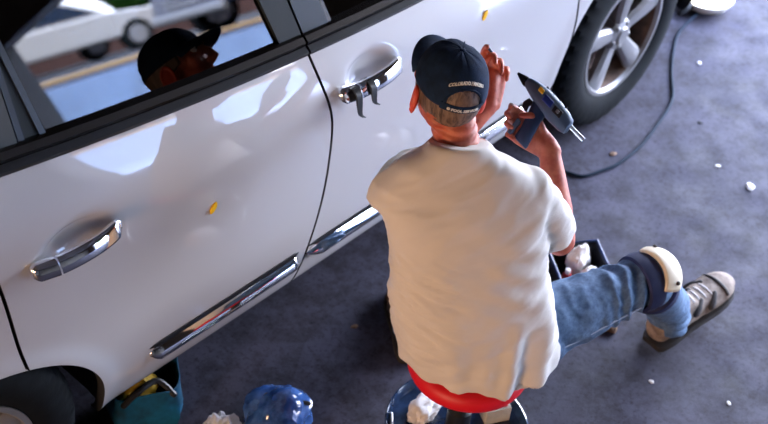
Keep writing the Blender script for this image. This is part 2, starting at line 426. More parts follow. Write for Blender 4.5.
panel('rear_quarter_panel', lambda z: -2.35+.25*max(0, z-.8)**2, gR, 130, 60)
panel('front_fender', gF, lambda z: 2.45-.3*max(0, z-.6)**2, 130, 60)
# dark inner body behind the panel gaps, wheel houses, floor pan
ib = M()
for x0, x1 in ((-.72, 1.15),):
    R = []
    for i in range(25):
        x = x0+(x1-x0)*i/24
        R.append([(x, skin_y(x, z, False)+.045, z) for z in np.linspace(.28, zb(x)-.02, 12)]+[(x, .30, zb(x)-.02), (x, .30, .28)])
    ib.rings(R)
ib.box((0.2, .95, .27), (4.2, 1.3, .1))
ib.build('floor_pan', 'black_void', car, off=CB, smooth=False)
for A, nm in ((AR, 'wheel_liner'), (AF, 'wheel_liner')):
    R = []
    for k in range(25):
        a = math.radians(-12+204*k/24); c, s_ = math.cos(a), math.sin(a); rz = max(A[3], .42)+.02
        y0 = skin_y(A[0]+A[2]*c*1.03, max(.3, A[1]+A[3]*s_*1.03), False)
        R.append([(A[0]+(A[2]+.012)*c, y0+.03, A[1]+(A[3]+.012)*s_), (A[0]+(A[2]+.03)*c, y0+.09, A[1]+rz*s_), (A[0]+(A[2]+.03)*c, .40, A[1]+rz*s_), (A[0]+(A[2]-.35)*c, .42, A[1]+(rz-.35)*s_)])
    M().rings(R, closed=False, cap0=False, cap1=False).build(nm, 'black_void', car, off=CB)
# arch lips, door handles, sill mouldings
def along(x0, x1, n, zf, out, sec, taper=None):
    R = []
    for i in range(n+1):
        u = i/n; x = x0+(x1-x0)*u; z = zf(x); t = taper(u) if taper else 1; y = skin_y(x, z, False)-out*(t if taper else 1)
        R.append([(x, y+a*t, z+b*t) for a, b in sec])
    return R
half = [(.012, .022), (.004, .022), (.000, .019), (-.011, -.006), (-.0135, -.013), (-.012, -.020), (-.004, -.023), (.012, -.023)]
def endtaper(u): return max(.15, min(1, (u/.05)**.5 if u < .05 else 1, ((1-u)/.03)**.5 if u > .97 else 1))
for par, x0, x1 in ((rear_door, -.590, -.052), (front_door, -.018, 1.02)):
    mo = M().rings(along(x0, x1, 40, lambda x: .392, .006, half, endtaper)).build('sill_moulding', 'chrome', par, off=CB, sharp=60)
    mo['label'] = 'chrome moulding strip'
    M().rings(along(x0, x1, 30, lambda x: .420, .001, [(-.004, -.007), (-.004, .007), (.01, .007), (.01, -.007)], endtaper)).build('moulding_slot', 'black_trim', par, off=CB)
def handle(par, xr, xf, z0):
    L = xf-xr; R = []
    def sec(x, z, y, h, d):
        return [(x, y+d*math.copysign(abs(math.cos(a))**.6, math.cos(a))+.38*h*math.copysign(abs(math.sin(a))**.6, math.sin(a)), z+h*math.copysign(abs(math.sin(a))**.6, math.sin(a))) for a in np.linspace(0, 2*PI, 17)[:-1]]
    for i in range(31):
        u = .24+.76*i/30; x = xr+L*u; arc = math.sin(PI*min(1, max(0, (u-.02)/.96)))
        y = skin_y(x, z0, False)-.012-.026*arc**.6; e = min(1, (1-u)/.10+.25)**.5
        R.append(sec(x, z0+.004*arc, y, .0195*e, .0105*e))
    h = M().rings(R).build('door_handle', 'chrome', par, off=CB, sharp=50); h['label'] = 'chrome pull handle'
    R = []
    for i in range(11):
        u = .225*i/10; x = xr+L*u; e = min(1, u/.06+.3)**.5
        R.append(sec(x, z0, skin_y(x, z0, False)-.014-.014*(u/.225), .0195*e, .014*e))
    M().rings(R).build('handle_cap', 'chrome', par, off=CB, sharp=50)
handle(rear_door, -.909, -.666, .914); handle(front_door, .060, .306, .916)
# belt trim: dark metal above, black seal below, following both doors
def belt(par, x0, x1):
    for nm, m, o, h0, h1, out in (('belt_seal', 'black_trim', 0, -.004, .018, .006), ('belt_trim', 'dark_metal_trim', 0, .018, .042, .004)):
        R = []
        for i in range(31):
            x = x0+(x1-x0)*i/30; zz = zb(x); y0 = skin_y(x, zz-.004, False)-out
            R.append([(x, y0+(h0+.004)*.45, zz+h0), (x, y0-.003+(h0+.004)*.45, zz+(h0+h1)/2), (x, y0+(h1+.004)*.42, zz+h1), (x, y0+.05, zz+h1), (x, y0+.05, zz+h0)])
        M().rings(R).build(nm, m, par, off=CB, smooth=False)
belt(rear_door, -1.0, -.004); belt(front_door, .004, 1.06); 
# glasshouse
TUM = math.tan(math.radians(24.5))
def gy(x, z): return skin_y(x, zb(x)-.002, False)+.012+(z-zb(x))*TUM
def sheet(name, xa, xb, za, zt, m, par, out=0, th=.012, nx=10, nz=6):
    """piece of the glasshouse between x-lines xa(z), xb(z), from belt+za to height zt"""
    R = []; 
    for j in range(nz+1):
        row = []
        for i in range(nx+1):
            x = xa(1.3)+(xb(1.3)-xa(1.3))*i/nx; z0 = zb(x)+za; z = z0+(zt-z0)*j/nz; x = xa(z)+(xb(z)-xa(z))*i/nx; row.append((x, gy(x, z)-out, z))
        R.append(row+[(p[0], p[1]+th, p[2]) for p in reversed(row)])
    return M().rings(R).build(name, m, par, off=CB, sharp=30)
c_ = lambda *p: (lambda z: p[0]+(z-1.1)*p[1])
sheet('window_glass', c_(-.79, .02), c_(-.055, -.22), .03, 1.55, 'glass', rear_door, out=-.008, th=.004, nx=24, nz=12)
sheet('window_frame', c_(-.075, -.22), c_(.0, -.17), .03, 1.58, 'pillar_gloss', rear_door, out=.004)
sheet('window_frame', c_(-1.02, .0), c_(-.842, .06), .02, 1.58, 'pillar_grey', rear_door, out=.004)
sheet('window_divider', c_(-.838, .06), c_(-.822, .05), .03, 1.56, 'black_trim', rear_door, out=.002)
sheet('quarter_cover', c_(-.822, .05), c_(-.768, -.12), .03, 1.36, 'pillar_gloss', rear_door, out=-.002)
sheet('window_divider', c_(-.772, -.12), c_(-.757, -.12), .03, 1.38, 'black_trim', rear_door, out=.002)
sheet('window_frame', c_(.008, -.17), c_(.098, -.20), .03, 1.58, 'black_trim', front_door, out=.004)
sheet('window_seal', c_(.098, -.20), c_(.112, -.20), .03, 1.56, 'dark_metal_trim', front_door, out=.002)
sheet('window_glass', c_(.10, -.20), c_(1.0, -1.0), .03, 1.55, 'glass', front_door, out=-.008, th=.004, nx=24)
sheet('window_frame', c_(1.0, -1.0), c_(1.06, -1.0), .0, 1.58, 'black_trim', front_door, out=.004)
sheet('rear_side_glass', c_(-1.75, .5), c_(-1.03, 0), .03, 1.55, 'glass', car, out=-.008, th=.004)
# roof, far side, hood, screens, ends
def across(name, xs, f, m, ny=16):
    R = []
    for x in xs: R.append([(x,)+f(x, t) for t in np.linspace(0, 1, ny+1)])
    return M().rings(R, closed=False, cap0=False, cap1=False).build(name, m, car, off=CB, solid=.012)
across('roof', np.linspace(-1.75, .75, 20), lambda x, t: (gy(min(x, .6), 1.57)+(1.9-2*gy(min(x, .6), 1.57))*t, 1.57+.07*(1-(2*t-1)**4)-.03*((x+.4)/1.2)**2), 'white_paint')
across('hood', np.linspace(1.42, 2.5, 16), lambda x, t: (.10+.05*max(0, x-2)+(1.7-.1*max(0, x-2))*t, zb(1.42)-.01-.16*((x-1.42)/1.05)**1.7+.05*(1-(2*t-1)**2)), 'white_paint')
across('windscreen', np.linspace(.72, 1.45, 8), lambda x, t: (.26-.12*(x-.72)/.73+(1.38+.24*(x-.72)/.73)*t, 1.58-(x-.72)/.73*.56), 'glass')
across('tailgate', np.linspace(-2.4, -1.75, 10), lambda x, t: (.22+.1*t*0+(1.46)*t, 1.57-.9*((-1.75-x)/.65)**2+.05*(1-(2*t-1)**4)), 'white_paint')
fs = M(); R = []
for x in np.linspace(-2.35, 2.45, 40): R.append([(x, 1.9-skin_y(x, z, False), z) for z in np.linspace(zlo(x), zb(x), 14)]+[(x, 1.86, zb(x)), (x, 1.86, zlo(x))])
fs.rings(R).build('far_side_panel', 'white_paint', car, off=CB)
for xa, xb in ((-1.75, -1.1), (-.82, -.74), (-.02, .08), (.75, .8)):
    M().box(((xa+xb)/2, 1.74, 1.33), (xb-xa, .05, .54), Matrix.Rotation(math.radians(18), 3, 'X')).build('far_pillar', 'black_trim', car, off=CB, smooth=False)
M().box((-2.36, .95, .55), (.18, 1.66, .5), None, .08).build('rear_bumper', 'white_paint', car, off=CB)
M().box((2.48, .95, .52), (.22, 1.62, .48), None, .1).build('front_bumper', 'white_paint', car, off=CB)
M().box((1.1, .95, .93), (.45, 1.55, .22), None, .07).build('dashboard', 'black_plastic', car, off=CB)
def seat(x, y, w):
    s_ = M().box((x, y, .62), (.52, w, .2), None, .07).build('seat_cushion', 'seat_cloth', car, off=CB)
    M().box((x-.28, y, .95), (.17, w, .62), Matrix.Rotation(math.radians(-14), 3, 'Y'), .07).build('seat_back', 'seat_cloth', s_)
    s2 = [o for o in bpy.data.objects if o.parent == s_][-1]; s2.location = -CB
    h = M().box((x-.38, y, 1.34), (.1, min(.28, w), .17), Matrix.Rotation(math.radians(-10), 3, 'Y'), .045).build('headrest', 'seat_cloth', s_, off=CB)
seat(.25, .52, .54); seat(.25, 1.38, .54); seat(-.72, .52, .60); seat(-.72, 1.36, .62)
# wheels
def wheel(cx, cy, cz, R_=.372):
    root = bpy.data.objects.new('wheel', None); COL.objects.link(root); root.parent = car; root.location = Vector((cx, cy, cz))-CB
    w = .235; n = 200; pr = []; rr = .235
    prof_t = [(rr, .012), (rr+.014, .001), (rr+.05, -.006), (R_-.045, -.004), (R_-.018, .008), (R_-.006, .022), (R_, .040)]
    prof_t += [(R_, .040+(w-.08)*k/8) for k in range(1, 9)]+[(R_-.006, w-.022), (R_-.018, w-.008), (R_-.05, w+.003), (rr, w-.01)]
    Rn = []
    for pi, (r, h) in enumerate(prof_t):
        ring = []
        for j in range(n):
            a = 2*PI*j/n; q = r
            if r > R_-.02:
                lat = pi % 2; blk = ((j+2*(pi % 3)) % 5) < 2
                if blk: q -= .007
                if lat and 7 <= pi <= 14 and pi in (9, 12): q -= .009
            ring.append((q*math.cos(a), h, q*math.sin(a)))
        Rn.append(ring)
    M().rings(Rn, cap0=False, cap1=False).build('tire', 'rubber', root, sharp=28)
    rim = M().lathe([(rr+.006, .014), (rr+.004, .004), (rr-.010, .004), (rr-.018, .018)], n=72, axis='y', close=True)
    M().lathe([(rr-.016, .016), (rr-.028, .05), (rr-.03, .2)], n=72, axis='y', close=True).build('rim_barrel', 'brake_rust', root)
    rim.lathe([(.001, .010), (.03, .010), (.036, .018), (.058, .024), (.066, .034), (.066, .09)], n=40, axis='y')
    for k in range(5):
        a = 2*PI*k/5+math.radians(22); er = Vector((math.cos(a), 0, math.sin(a))); et = Vector((-math.sin(a), 0, math.cos(a))); ey = Vector((0, 1, 0)); RR = []
        for r, wd, y0, dp in ((.05, .056, .026, .05), (.09, .066, .022, .045), (.15, .080, .015, .04), (.20, .096, .012, .035), (.222, .104, .012, .035)):
            c = er*r
            RR.append([c+et*(-wd*.5)+ey*(y0+.016), c+et*(-wd*.34)+ey*(y0+.002), c+et*(wd*0)+ey*(y0-.002), c+et*(wd*.34)+ey*(y0+.002), c+et*(wd*.5)+ey*(y0+.016), c+et*(wd*.4)+ey*(y0+dp), c+et*(-wd*.4)+ey*(y0+dp)])
        rim.rings(RR)
    rim.build('rim', 'alloy', root, sharp=35)
    for k in range(5):
        a = 2*PI*k/5+math.radians(58); M().lathe([(.008, .012), (.010, .014), (.010, .04)], (.048*math.cos(a), .005, .048*math.sin(a)), 10, 'y').build('lug_nut', 'steel', root)
    M().lathe([(.001, .085), (.165, .085), (.165, .11), (.001, .11)], n=48, axis='y').build('brake_disc', 'brake_rust', root)
    M().box((-.135, .09, .04), (.07, .06, .15), None, .015).build('brake_caliper', 'brake_rust', root)
    return root
wheel(1.655, .02, .376, .376); wheel(-1.185, -.005, .372)
for x in (1.655, -1.185):
    w_ = [o for o in bpy.data.objects if o.name.startswith('wheel') and o.type == 'EMPTY'][0]
    c = w_.copy(); COL.objects.link(c); c.location = Vector((x, 1.88, .372))-CB; c.rotation_euler = (0, 0, PI)
    for ch in list(w_.children):
        d = ch.copy(); COL.objects.link(d); d.parent = c
# yellow glue dabs on the doors
def dab(x, z, label, rot, seed):
    o = Vector((x, skin_y(x, z), z)); g = M(); n = 12
    pts = [(math.cos(2*PI*k/n)*(.009+.004*noise.noise(Vector((k*.9, seed, 0)))), math.sin(2*PI*k/n)*(.017+.005*noise.noise(Vector((k*.8, seed, 3))))) for k in range(n)]
    pts = [(a*math.cos(rot)-b*math.sin(rot), a*math.sin(rot)+b*math.cos(rot)) for a, b in pts]
    g.plate(pts, .004, (0, -.002, 0), (Vector((1, 0, 0)), Vector((0, 0, 1)), Vector((0, -1, 0))))
    ob = g.build('glue_dab', 'yellow', bevel=.001); ob.location = o
    tag(ob, label, 'glue dab', 'yellow dabs on the car doors')
dab(-.378, .786, 'yellow dab stuck on the white rear door below its middle', -.6, 1)
dab(.69, .895, 'yellow dab stuck on the front door ahead of the man', -.5, 2)

# ------------------------------------------------------------------ the man
PL = Vector((-.05, -.64, 0)); PROT = -math.atan2(.694, .72)
person = thing('person', 'man in white t-shirt, jeans and navy cap seated on the red stool', 'person', PL, (0, 0, PROT))
PM = Matrix.Translation(PL) @ Matrix.Rotation(PROT, 4, 'Z'); PMI = PM.inverted()
RI = PMI.to_3x3()
cr, cu, ct = (RI @ CR), (RI @ CU), (RI @ -fw)      # view axes written in the man's own frame (right, up, towards the viewer)
def superring(c, a, b, n=40, e=2.4, zf=None):
    out = []
    for k in range(n):
        t = 2*PI*k/n; x = a*math.copysign(abs(math.cos(t))**(2/e), math.cos(t)); y = b*math.copysign(abs(math.sin(t))**(2/e), math.sin(t))
        out.append(Vector((c[0]+x, c[1]+y, c[2]+(zf(x, y) if zf else 0))))
    return out
def torso(g, sc, z0=0):
    T = [(.435, .028, .082, .216, .164), (.47, .022, .076, .216, .158), (.55, .005, .064, .209, .142), (.65, -.02, .052, .203, .128), (.75, -.038, .048, .194, .118), (.83, -.052, .05, .190, .115),
         (.90, -.066, .058, .196, .112), (.96, -.080, .068, .206, .104), (1.01, -.088, .080, .196, .090), (1.050, -.094, .094, .150, .076), (1.080, -.100, .106, .090, .066), (1.098, -.102, .112, .070, .060)]
    T = [t for t in T if t[0] >= z0]
    R = [superring((t[1], t[2], t[0]), t[3]-sc, t[4]-sc, 44, 2.0 if t[0] < .5 else 2.15 if t[0] < .6 else 2.3, (lambda x, y, q=.40*float(ss(1.0, 1.09, t[0])): -y*q) ) for t in T]
    g.rings(R)
SHL = Vector((-.245, .085, .968)); SHR = Vector((.070, .085, .972))
ELR = Vector((.190, .125, .785)); ELL = Vector((-.125, .345, .855))
# --- hands in the view-aligned work plane
def hand(g, wrist, y, z, side, curl, spread, thumb, sc=1.0):
    """side +1 left hand, -1 right hand; y along the fingers, z back of the hand"""
    y = y.normalized(); z = (z-y*z.dot(y)).normalized(); th = y.cross(z)*side       # thumb side
    L = .098*sc
    for k in range(4):
        kn = wrist+y*(L-[.004, 0, .006, .016][k]*sc)+th*((.030-.020*k)*sc)
        g.tube([wrist+th*((.014-.011*k)*sc), wrist+y*L*.5+th*((.025-.0165*k)*sc), kn], [.0135*sc, .0145*sc, .0118*sc], 10)
        d = (y+th*spread*(1.5-k)*.5).normalized(); p = kn; lens = [(.043, .026, .021), (.047, .030, .022), (.044, .028, .021), (.034, .021, .019)][k]; pts = [p]; ang = 0
        for s_ in range(3):
            ang += curl[k][s_]; dd = d*math.cos(ang)-z*math.sin(ang); p = p+dd*lens[s_]*sc; pts.append(p)
        g.tube(pts, [.0098*sc, .0092*sc, .0085*sc, .0070*sc], 10)
    g.tube([wrist+y*.02*sc+th*.012*sc, wrist+y*.045*sc+th*.026*sc-z*.012*sc]+[wrist+y*a*sc+th*b*sc-z*c*sc for a, b, c in thumb], [.014*sc, .0145*sc]+[.0112*sc, .0098*sc, .0078*sc][:len(thumb)], 10)
    g.tube([wrist-y*.01*sc, wrist+y*.03*sc, wrist+y*.075*sc-z*.004*sc], [.022*sc, .026*sc, .022*sc], 12)
# gun frame (nozzle towards the car, handle down)
GA = (-.66*cr+.72*cu-.20*ct).normalized(); GH = (-.60*cr-.80*cu); GN = GA.cross(GH).normalized()
if GN.dot(ct) < 0: GN = -GN
GH = (GH-GN*GH.dot(GN)).normalized()
GC = Vector((.149, .335, 1.050))                                              # middle of the gun body
HM = GC+GH*.058+GA*.020                                                    # middle of its handle
WR = HM+(cr*.056-cu*.078)-ct*.014                                                # right wrist
WL = Vector((.024, .43, .972))                                               # left wrist
body = M()
torso(body, .026)
body.ell((.01, .075, .515), (.150, .105, .075))
body.tube([(-.098, .108, 1.03), (-.106, .128, 1.085), (-.118, .155, 1.14), (-.128, .175, 1.18)], [.060, .053, .051, .055], 24)
# head, turned a little to the left
HC = Vector((-.130, .188, 1.200)); HROT = (Matrix.Rotation(math.radians(10), 3, 'Z') @ Matrix.Rotation(math.radians(4), 3, 'X') @ Matrix.Rotation(math.radians(8), 3, 'Y'))
def H(p): return HC+HROT @ Vector(p)
body.ell(HC+HROT @ Vector((0, -.004, .018)), (.073, .092, .092), HROT, 28, 18)
body.ell(H((0, .018, -.045)), (.058, .070, .070), HROT, 24, 14)
body.ell(H((0, .052, -.085)), (.036, .036, .026), HROT)
body.ell(H((0, -.035, -.03)), (.064, .055, .06), HROT)
body.tube([H((0, .088, .012)), H((0, .104, -.018)), H((0, .110, -.034)), H((0, .098, -.040))], [.009, .012, .015, .011], 10)
for sx in (-1, 1):
    body.ell(H((sx*.030, .082, .026)), (.022, .010, .008), HROT); body.ell(H((sx*.014, .098, -.037)), (.009, .009, .008), HROT)
    body.ell(H((sx*.042, .070, -.022)), (.020, .016, .016), HROT)
body.ell(H((0, .086, -.064)), (.022, .012, .006), HROT); body.ell(H((0, .085, -.073)), (.019, .012, .007), HROT)
# arms
body.tube([SHR, SHR.lerp(ELR, .5), ELR], [.050, .046, .040], 16)
body.tube([ELR, ELR.lerp(WR, .35), ELR.lerp(WR, .7), WR], [.040, .041, .033, .025], 16)
body.tube([SHL, SHL.lerp(ELL, .5), ELL], [.050, .046, .040], 16)
body.tube([ELL, ELL.lerp(WL, .35), ELL.lerp(WL, .7), WL], [.040, .041, .033, .025], 16)
hand(body, WR, (-.80*cr+.62*cu-.28*ct), (-ct+.25*cr), -1, [(.6, .85, .5), (.75, 1.0, .7), (.85, 1.05, .7), (.9, 1.1, .7)], .05, [(.062, .044, .030), (.080, .040, .046), (.098, .026, .052)])
hand(body, WL, (.10*cr+.95*cu-.1*ct), (-ct-.15*cr), 1, [(.55, .75, .45), (1.0, 1.05, .6), (1.15, 1.15, .6), (1.2, 1.2, .6)], .06, [(.078, .040, .036), (.100, .030, .046), (.118, .020, .052)])
# legs
HPR = Vector((.10, .09, .475)); KNR = Vector((.506, .274, .502)); ANR = Vector((.735, .525, .125))
HPL = Vector((-.10, .09, .475)); KNL = Vector((-.06, .44, .49)); ANL = Vector((-.092, .475, .11))
for h, k, a in ((HPR, KNR, ANR), (HPL, KNL, ANL)):
    body.tube([h, h.lerp(k, .5), k], [.070, .062, .048], 16); body.tube([k, k.lerp(a, .35), a], [.046, .046, .032], 16)
FDR = Vector((.80, .56, 0)).normalized(); FDL = Vector((-.05, 1, 0)).normalized()
for a, fd in ((ANR, FDR), (ANL, FDL)): body.tube([a, a-Vector((0, 0, .055))+fd*.02, a-Vector((0, 0, .07))+fd*.13], [.03, .03, .026], 12)
def neckcrease(co, no):
    m = ss(1.06, 1.09, co[:, 2])*(1-ss(1.16, 1.19, co[:, 2]))*(co[:, 1] < .16)
    return m*.0022*np.sin(co[:, 2]*300+np.sin(co[:, 0]*40)*1.4+3*co[:, 0]*8)
bo = put('body', remesh(body, .0042, 3, neckcrease), 'skin', person, sharp=0)
# ears, eyes
for sx in (-1, 1):
    e = M(); R = []
    rot = HROT @ Matrix.Rotation(sx*math.radians(20), 3, 'Z') @ Matrix.Rotation(math.radians(-8), 3, 'X')
    c = H((sx*.078, -.012, -.030))
    e.ell(c, (.008, .021, .034), rot, 16, 12)
    rim = [c+rot @ Vector((sx*.005, .002+.018*math.cos(t), .033*math.sin(t))) for t in np.linspace(-.9, 3.9, 20)]
    e.tube(rim, .0042, 8)
    e.ell(c+rot @ Vector((0, .006, -.030)), (.006, .010, .010), rot, 10, 8)
    put('ear', remesh(e, .002, 4), 'ear_skin', person, sharp=0)
    M().ell(H((sx*.030, .078, .008)), (.013, .011, .010), HROT).build('eye', 'eye_white', person)
    M().ell(H((sx*.030, .0875, .007)), (.005, .003, .005), HROT).build('iris', 'eye_dark', person)
# hair: short shell over the back and sides of the head
hm = M(); nu, nv = 40, 16; vs = []; fsx = []
for i in range(nv+1):
    for j in range(nu+1):
        ph = -2.05+4.1*j/nu; el = 1.1-1.78*i/nv; lim = -.62+.42*abs(ph/2.05)**2
        el = max(el, lim)
        d = Vector((math.sin(ph)*math.cos(el)*.0765, -math.cos(ph)*math.cos(el)*.0975-.004, math.sin(el)*.098+.012))
        k = 1.0+.012*noise.noise(d*140)
        vs.append(H(d*k+Vector((0, 0, -.006*max(0, -el)))))
for i in range(nv):
    for j in range(nu): fsx.append((i*(nu+1)+j, i*(nu+1)+j+1, (i+1)*(nu+1)+j+1, (i+1)*(nu+1)+j))
hm.add(vs, fsx).build('hair', 'hair', person, sharp=0, solid=.004)
# --- t-shirt
sh = M(); torso(sh, 0)
def sleeve(a, b, r0_, r1_):
    sh.tube([a, a.lerp(b, .35), a.lerp(b, .7), b], [r0_, r0_*1.02, (r0_+r1_)/2, r1_], 20, True)
sh.ell(SHL+Vector((.008, 0, 0)), (.066, .066, .062)); sh.ell(SHR, (.068, .068, .064))
sh.tube([SHR-Vector((.05, 0, .01)), SHR, SHR+(ELR-SHR)*.35, SHR+(ELR-SHR)*.70], [.070, .068, .068, .064], 22, True)
sh.tube([SHL+Vector((.05, 0, -.01)), SHL, SHL+(ELL-SHL)*.35, SHL+(ELL-SHL)*.62], [.066, .064, .066, .062], 22, True)
def wrinkle(co, no):
    r_, f_, z_ = co[:, 0], co[:, 1], co[:, 2]; back = ss(.0, -.5, no[:, 1])
    d = np.zeros(len(co))
    # broad soft folds and finer creases
    w = pnoise(np.stack([r_*.75+z_*.55, f_, z_*.9-r_*.6], 1), (9, 7, 22), 3)
    d += .0075*w
    w3 = pnoise(np.stack([r_+z_*.8, f_, z_-r_*.5], 1), (9, 12, 40), 21); d += .0030*(.35-np.abs(w3)*1.6)
    w2 = pnoise(np.stack([r_, f_, z_+r_*.35], 1), (10, 10, 48), 9)
    left = ss(.0, -.16, r_)*ss(.46, .56, z_)*(1-ss(.80, .90, z_))
    d += .011*left*(1-np.abs(w2)*2.2)
    # drape folds low on the right and along the hem
    ang = np.arctan2(f_-.07, r_)
    low = 1-ss(.45, .72, z_)
    d += low*.020*np.exp(-((r_-.075)/.022)**2)*back-low*.020*np.exp(-((r_-.118)/.022)**2)*back+low*.017*np.exp(-((r_-.170)/.024)**2)*back
    d += low*.004*np.sin(ang*11+z_*9)
    # pull lines from the right armpit across the back
    q = (r_-.10)*.45+(z_-.86)*.9; m = np.exp(-((r_-.05)/.09)**2)*np.exp(-((z_-.80)/.12)**2)*back
    d += m*.0050*np.sin(q*95)
    # sleeve creases and seam
    slv = ss(.085, .12, r_)*ss(.78, .83, z_)
    d += slv*.0040*pnoise(co, (22, 22, 34), 5)
    seam = np.exp(-((np.hypot(r_-.115, (z_-.93)*.35)-.0)/.006)**2)*ss(.80, .86, z_)*(1-ss(.97, 1.0, z_))
    d -= .004*seam
    return d
sm = remesh(sh, .0065, 10, wrinkle)
shirt = put('t_shirt', sm, 'shirt', person, sharp=0)
ck = [Vector((-.102+.068*math.cos(t), .112+.058*math.sin(t), 1.094-.40*.058*math.sin(t))) for t in np.linspace(0, 2*PI, 33)]
M().tube(ck, .0060, 8, False).build('collar', 'shirt', person)
# --- jeans
jn = M()
jn.rings([superring((.025, .085, z), a, b, 36) for z, a, b in ((.425, .15, .11), (.45, .178, .130), (.50, .180, .125), (.56, .175, .115), (.60, .17, .11))])
jn.tube([HPR+Vector((.01, -.012, -.012)), HPR.lerp(KNR, .33)-Vector((0, 0, .010)), HPR.lerp(KNR, .7), KNR], [.104, .096, .080, .069], 22)
jn.tube([KNR, KNR.lerp(ANR, .3), KNR.lerp(ANR, .75), ANR+Vector((-.008, -.006, -.035))], [.070, .068, .062, .062], 22, True)
jn.tube([HPL, HPL.lerp(KNL, .33), HPL.lerp(KNL, .7), KNL], [.098, .090, .080, .070], 22)
jn.tube([KNL, KNL.lerp(ANL, .3), KNL.lerp(ANL, .75), ANL], [.068, .066, .060, .056], 22, True)
kd = (KNR-HPR).normalized()
def jw(co, no):
    t = (co-np.array(HPR)) @ np.array(kd)
    d = .006*pnoise(co, (14, 14, 22), 2)
    bunch = ss(.22, .36, t)*(1-ss(.44, .5, t))
    d += bunch*.010*(.6-np.abs(np.sin(t*62+2.2*pnoise(co, (10, 10, 10), 8)))*1.3)
    hip = 1-ss(.02, .2, t); d += hip*.006*np.sin(t*80+co[:, 2]*40+2*pnoise(co, (9, 9, 9), 6))+.005*ss(.1, .2, t)*(1-ss(.3, .4, t))*(.4-np.abs(pnoise(np.stack([co[:, 0]-co[:, 2], co[:, 1], co[:, 2]+co[:, 0]*.5], 1), (12, 9, 26), 14))*2)
    dn = ss(.35, .2, co[:, 2]); d += dn*.006*np.sin(co[:, 2]*110+4*pnoise(co, (8, 8, 8), 4))
    return d
jo = put('jeans', remesh(jn, .0065, 8, jw), 'denim', person, sharp=0)
# outer seam stitching along the right thigh
sd = kd.cross(Vector((0, 0, 1))).normalized()
sp_ = []
for t in np.linspace(.16, .86, 24):
    c = HPR.lerp(KNR, t); r_ = np.interp(t, [0, .33, .7, 1], [.104, .098, .082, .070]); sp_.append(c+sd*r_*.97-Vector((0, 0, r_*.10)))
M().tube(sp_, .0028, 6).build('side_seam', 'denim_stitch', person)
# --- knee pad
kf = ((KNR-HPR).normalized()-(ANR-KNR).normalized()).normalized()
kx = kd
def band(c, ax, r, w, t0=0, t1=2*PI, n=40, th=.012):
    x = ax.orthogonal().normalized(); y = ax.cross(x); R = []
    for k in range(n+1):
        t = t0+(t1-t0)*k/n; dr = math.cos(t)*x+math.sin(t)*y
        R.append([c+dr*(r+a)+ax*b for a, b in ((0, -w/2), (th*.7, -w/2+.004), (th, 0), (th*.7, w/2-.004), (0, w/2), (-.01, 0))])
    return R
pad = M().rings(band(KNR-kx*.014, kx, .073, .054), cap0=False, cap1=False).build('knee_pad', 'pad_navy', person)
pad['label'] = 'navy knee pad with cream cap'
kb = (ANR-KNR).normalized()
M().rings(band(KNR+kb*.10, kb, .068, .045), cap0=False, cap1=False).build('knee_pad_strap', 'pad_navy', person)
vs = []; fsx = []; ku = (kf-0*kx).normalized(); kw = ku.cross(kb).normalized(); kv = kw.cross(ku).normalized()
n1, n2 = 14, 18
for i in range(n1+1):
    for j in range(n2+1):
        a = (i/n1-.5)*.85-.02; b = (j/n2-.5)*2.0
        d = ku*math.cos(a)*math.cos(b)+kw*math.sin(b)*math.cos(a)+kv*math.sin(a)
        vs.append(KNR+kx*.012+Vector(d)*(.080+.006*math.cos(b)))
for i in range(n1):
    for j in range(n2): fsx.append((i*(n2+1)+j, i*(n2+1)+j+1, (i+1)*(n2+1)+j+1, (i+1)*(n2+1)+j))
kc = M().add(vs, fsx).build('knee_cap', 'pad_cream', pad, solid=.012, sharp=0); kc['label'] = 'hard cream cap of the knee pad'
for a, b in ((0, -.72), (0, .72)):
    d = ku*math.cos(a)*math.cos(b)+kw*math.sin(b)*math.cos(a)+kv*math.sin(a); M().ell(KNR+kx*.012+d*.092, (.006, .006, .006)).build('rivet', 'boot_dark', pad)
